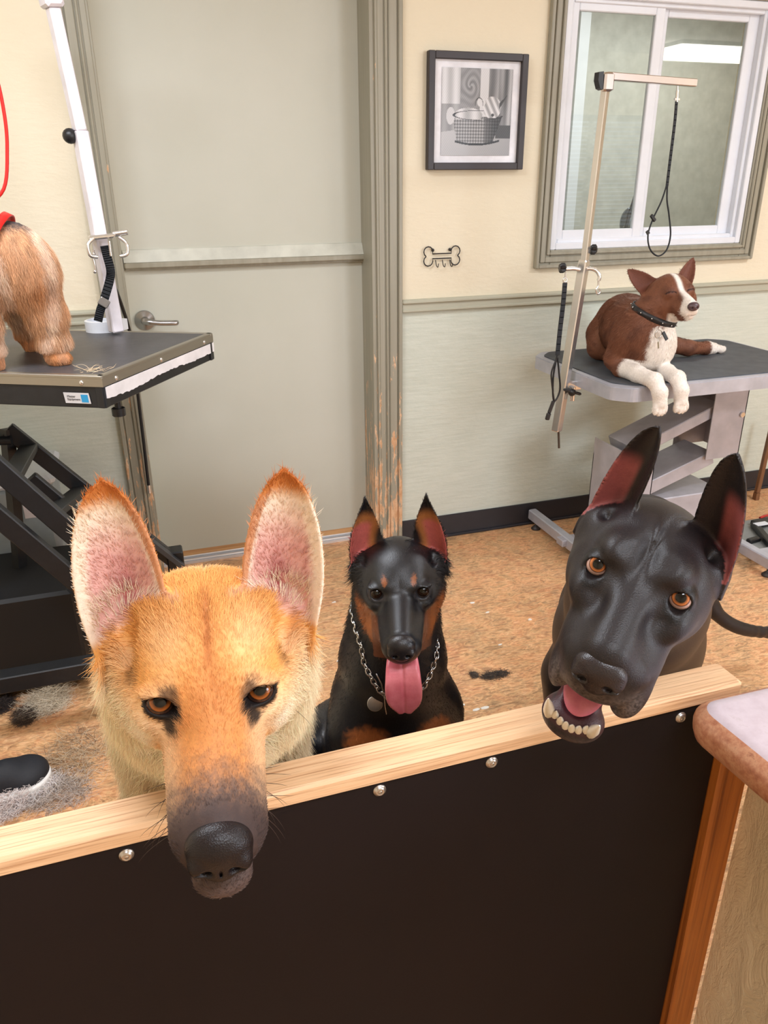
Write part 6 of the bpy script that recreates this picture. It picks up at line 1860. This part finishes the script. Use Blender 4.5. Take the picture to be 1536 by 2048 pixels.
    D = np.where((p[:, 2] > 1.04)[:, None], np.array([0.0, 1, 0]) @ H.R.T, np.array([-.1, .5, -.8]))
    D = np.where((p[:, 2] < .88)[:, None], np.array([0, -1.0, -.2]), D)
    ln = .008 + .008 * (p[:, 2] < 1.06) * (p[:, 2] > .89)
    col = colour(p)[:, :3] * rng.uniform(.8, 1.2, len(p))[:, None]
    hairs('fur', p.astype(float), nn, D.astype(float), ln, np.clip(col, 0, 1), fur_mat('brown_fur', .55, .3), root, rad=.00035, lift=.2, rng=rng)
    # collar
    leather = plain('black_leather', (26, 24, 26), .45)
    cr = empty('dog_collar', (1.69, 2.2, 1.02), 'black studded collar with ring and tags on the brown and white dog', 'collar')
    n0 = Vector((.30, -.28, 1.0)).normalized(); c0 = Vector((1.694, 2.212, 1.028))
    u0 = n0.orthogonal().normalized(); w0 = n0.cross(u0)
    outer = []
    for k in range(48):
        a_ = 2 * math.pi * k / 48; dr = u0 * math.cos(a_) + w0 * math.sin(a_)
        s_ = .14
        while s_ > .03:
            q_ = c0 + dr * s_
            if float(field(np.array([list(q_)], dtype=f32))[0]) < .002: break
            s_ -= .0015
        outer.append(s_)
    outer = np.array(outer); outer = (np.roll(outer, 1) + outer + np.roll(outer, -1)) / 3
    mb = MB(); vs = []; fs = []
    for k in range(48):
        a_ = 2 * math.pi * k / 48; dr = u0 * math.cos(a_) + w0 * math.sin(a_)
        for (h_, r_) in ((-.010, 0), (-.010, .003), (.010, .003), (.010, 0)):
            vs.append(c0 + dr * (outer[k] + r_ - .001) + n0 * h_)
    for k in range(48):
        l_ = (k + 1) % 48
        for j in range(4): fs.append((k * 4 + j, l_ * 4 + j, l_ * 4 + (j + 1) % 4, k * 4 + (j + 1) % 4))
    mb.add(vs, fs, True); mb.build('strap', leather, cr)
    steel = NT('collar_steel', .25, 1.0, .5, (200, 200, 198)).m
    mb = MB()
    def onc(k, r_): 
        a_ = 2 * math.pi * k / 48; dr = u0 * math.cos(a_) + w0 * math.sin(a_)
        return c0 + dr * (outer[int(k) % 48] + r_)
    for k in range(0, 48, 4):
        mb = MB(); mb.sphere(onc(k, .0045), .0028, 8); mb.build('stud', steel, cr)
    rc = at(1316, 668, y=2.128)
    mb = MB(); mb.tube([rc + Vector((math.cos(a_) * .013, -.002, math.sin(a_) * .013)) for a_ in np.linspace(0, 6.283, 21)[:-1]], .0016, 6, closed=True)
    mb.build('ring', steel, cr)
    mb = MB(); q0, q1 = at(1326, 664, y=2.12), at(1334, 680, y=2.115); mb.bar(q0, q1, .012, .004, up=(0, -1, 0), bev=.0015); mb.build('strap_end', leather, cr)
    mb = MB(); mb.tube([at(1316, 676, y=2.118), at(1316, 684, y=2.115)], .001, 5)
    mb.bar(at(1316, 684, y=2.115), at(1317, 697, y=2.112), .010, .0012, up=(.6, -1, 0)); mb.build('tag', steel, cr)
    return root

# ------------------------------------------------------------------ the long-haired blond dog on the left table
def build_silky_dog():
    def field(P):
        d = chain(P, [(-.262, 2.285, 1.268, .098), (-.36, 2.285, 1.285, .092), (-.48, 2.28, 1.29, .090), (-.60, 2.28, 1.31, .085)], .03)
        d = smin(d, chain(P, [(-.225, 2.262, 1.235, .070), (-.200, 2.262, 1.150, .044), (-.190, 2.262, 1.070, .032), (-.190, 2.258, 1.030, .029)], .02), .03)
        d = smin(d, ell(P, (-.180, 2.250, 1.019), (.030, .028, .0185)), .012)
        d = smin(d, chain(P, [(-.262, 2.40, 1.22, .060), (-.272, 2.46, 1.13, .036), (-.274, 2.49, 1.05, .026), (-.268, 2.48, 1.020, .024)], .02), .04)
        d = smin(d, chain(P, [(-.345, 2.245, 1.24, .060), (-.352, 2.245, 1.14, .038), (-.350, 2.245, 1.060, .030), (-.345, 2.240, 1.020, .028)], .02), .03)
        d = smin(d, chain(P, [(-.56, 2.245, 1.24, .055), (-.57, 2.24, 1.10, .034), (-.57, 2.23, 1.022, .028)], .02), .03)
        d = smin(d, chain(P, [(-.60, 2.28, 1.33, .07), (-.66, 2.27, 1.41, .058)], .02), .03)
        d = smin(d, ell(P, (-.70, 2.26, 1.45), (.062, .055, .052)), .02)
        d = smin(d, cap(P, (-.73, 2.25, 1.44), (-.785, 2.24, 1.425), .028, .020), .015)
        for s_ in (-1, 1):
            d = smin(d, cap(P, (-.68, 2.26 + s_ * .035, 1.49), (-.675, 2.26 + s_ * .055, 1.535), .016, .006), .01)
        return d
    GD, LT, GR, OR = lin_np((216, 164, 122)), lin_np((242, 212, 188)), lin_np((70, 64, 66)), lin_np((206, 134, 76))
    def colour(Pw):
        X, Y, Z = Pw.astype(float).T
        nz = rg(Pw) - .5
        st = np.sin(X * 120 + 3 * np.sin(Z * 14)) * .5 + np.sin(X * 47 + Y * 30) * .5
        c = np.tile(GD, (len(X), 1))
        c = mixc(c, LT, sstep(-.2, .8, st) * .75)
        c = mixc(c, OR, sstep(1.08, 1.03, Z) * .7)
        c = mixc(c, OR, np.exp(-(((X + .20) / .03) ** 2 + ((Z - 1.22) / .03) ** 2)) * .7)
        c = mixc(c, GR, sstep(1.335, 1.362, Z + .25 * (-.24 - X) * 0 + nz * .012))
        return np.concatenate([np.clip(c, 0, 1), (0 * X)[:, None]], 1)
    root = empty('dog', (-.40, 2.28, 1.0), 'small long-haired blond dog standing on the black table at the left edge', 'dog')
    V, Q = surf_net(field, (-.83, 2.14, .99), (-.12, 2.56, 1.56), .005)
    mesh_np('body', V, Q, skin_mat('silky_coat', .6, .2, 300, .3), root, colour(V))
    rng = np.random.default_rng(8)
    def dens(C, N):
        view = np.array([0, 0, CAM_H]) - C
        vis = (view * N).sum(1) / np.sqrt((view ** 2).sum(1))
        return np.where((vis > -.45) & (C[:, 0] > -.40), 420e3, np.where(vis > -.2, 150e3, 0))
    p, nn = scatter(V, Q, dens, rng)
    X, Y, Z = p.T
    D = np.stack([.18 + .25 * sstep(1.06, 1.02, Z), -.1 + 0 * X, -1.0 + 0 * X], 1)
    ln = .046 - .034 * sstep(1.30, 1.36, Z) - .034 * sstep(1.10, 1.03, Z)
    dl = np.array([0.0, 0, -.8])
    lock = np.sin(X * 210 + 2.5 * np.sin(Y * 160)) * np.sin(Y * 190 + 1.7 * np.sin(Z * 60))
    D[:, 0] += .28 * lock; D[:, 1] += .2 * np.sin(X * 130 + Z * 50)
    col = colour(p)[:, :3] * (rng.normal(1, .13, len(p)) * (1 + .28 * lock))[:, None]
    keep = Z - ln * .9 > .99
    ln = np.where(keep, ln, np.clip((Z - .995), .006, None))
    hairs('long_coat', p.astype(float), nn, D.astype(float), ln, np.clip(col, 0, 1), fur_mat('silky_hair', .45, .4), root, rad=.00042, lift=.42, rng=rng, npts=7, curl=.16, droop=np.array([.03, -.02, -.9]))
    # red grooming noose round the body
    mb = MB(); pts = []
    c0 = Vector((-.293, 2.29, 1.285)); n0 = Vector((1, -.12, -.5)).normalized(); u0 = n0.orthogonal().normalized(); w0 = n0.cross(u0)
    R_ = []
    for k in range(40):
        a_ = 2 * math.pi * k / 40; dr = u0 * math.cos(a_) + w0 * math.sin(a_); s_ = .2
        while s_ > .05:
            if float(field(np.array([list(c0 + dr * s_)], dtype=f32))[0]) < .016: break
            s_ -= .002
        R_.append(s_)
    vs = []; fs = []
    for k in range(40):
        a_ = 2 * math.pi * k / 40; dr = u0 * math.cos(a_) + w0 * math.sin(a_)
        for h_, r_ in ((-.010, 0), (-.010, .004), (.010, .004), (.010, 0)): vs.append(c0 + dr * (R_[k] + r_) + n0 * h_)
    for k in range(40):
        l_ = (k + 1) % 40
        for j in range(4): fs.append((k * 4 + j, l_ * 4 + j, l_ * 4 + (j + 1) % 4, k * 4 + (j + 1) % 4))
    red = plain('red_nylon', (214, 26, 22), .45)
    nr = empty('grooming_noose', (-.29, 2.29, 1.38), 'bright red grooming noose looped round the blond long-haired dog', 'noose')
    mb.add(vs, fs, True); mb.build('belly_loop', red, nr)
    top = Vector((-.245, 2.285, 1.80))
    mb = MB(); l1 = catmull([(-.300, 2.275, 1.395), (-.243, 2.275, 1.44), (-.219, 2.28, 1.53), (-.211, 2.28, 1.61), (-.216, 2.28, 1.70), top], 6)
    l2 = catmull([(-.330, 2.29, 1.395), (-.33, 2.29, 1.50), (-.31, 2.29, 1.60), (-.275, 2.285, 1.72), top + Vector((-.01, 0, 0))], 6)
    mb.tube(l1, .0042, 8); mb.tube(l2, .0042, 8); mb.build('tether', red, nr)
    return root
build_shepherd()
build_pinscher()
build_great_dog()
build_brown_dog()
_before = set(bpy.data.objects)
sd = build_silky_dog()
# the silky dog stands a little nearer and higher: move it and its noose together
for o_ in set(bpy.data.objects) - _before:
    if o_.parent is None:
        f_ = .9333
        o_.scale = (f_, f_, f_)
        o_.location = Vector((o_.location.x * f_, o_.location.y * f_, CAM_H + (o_.location.z - CAM_H) * f_))
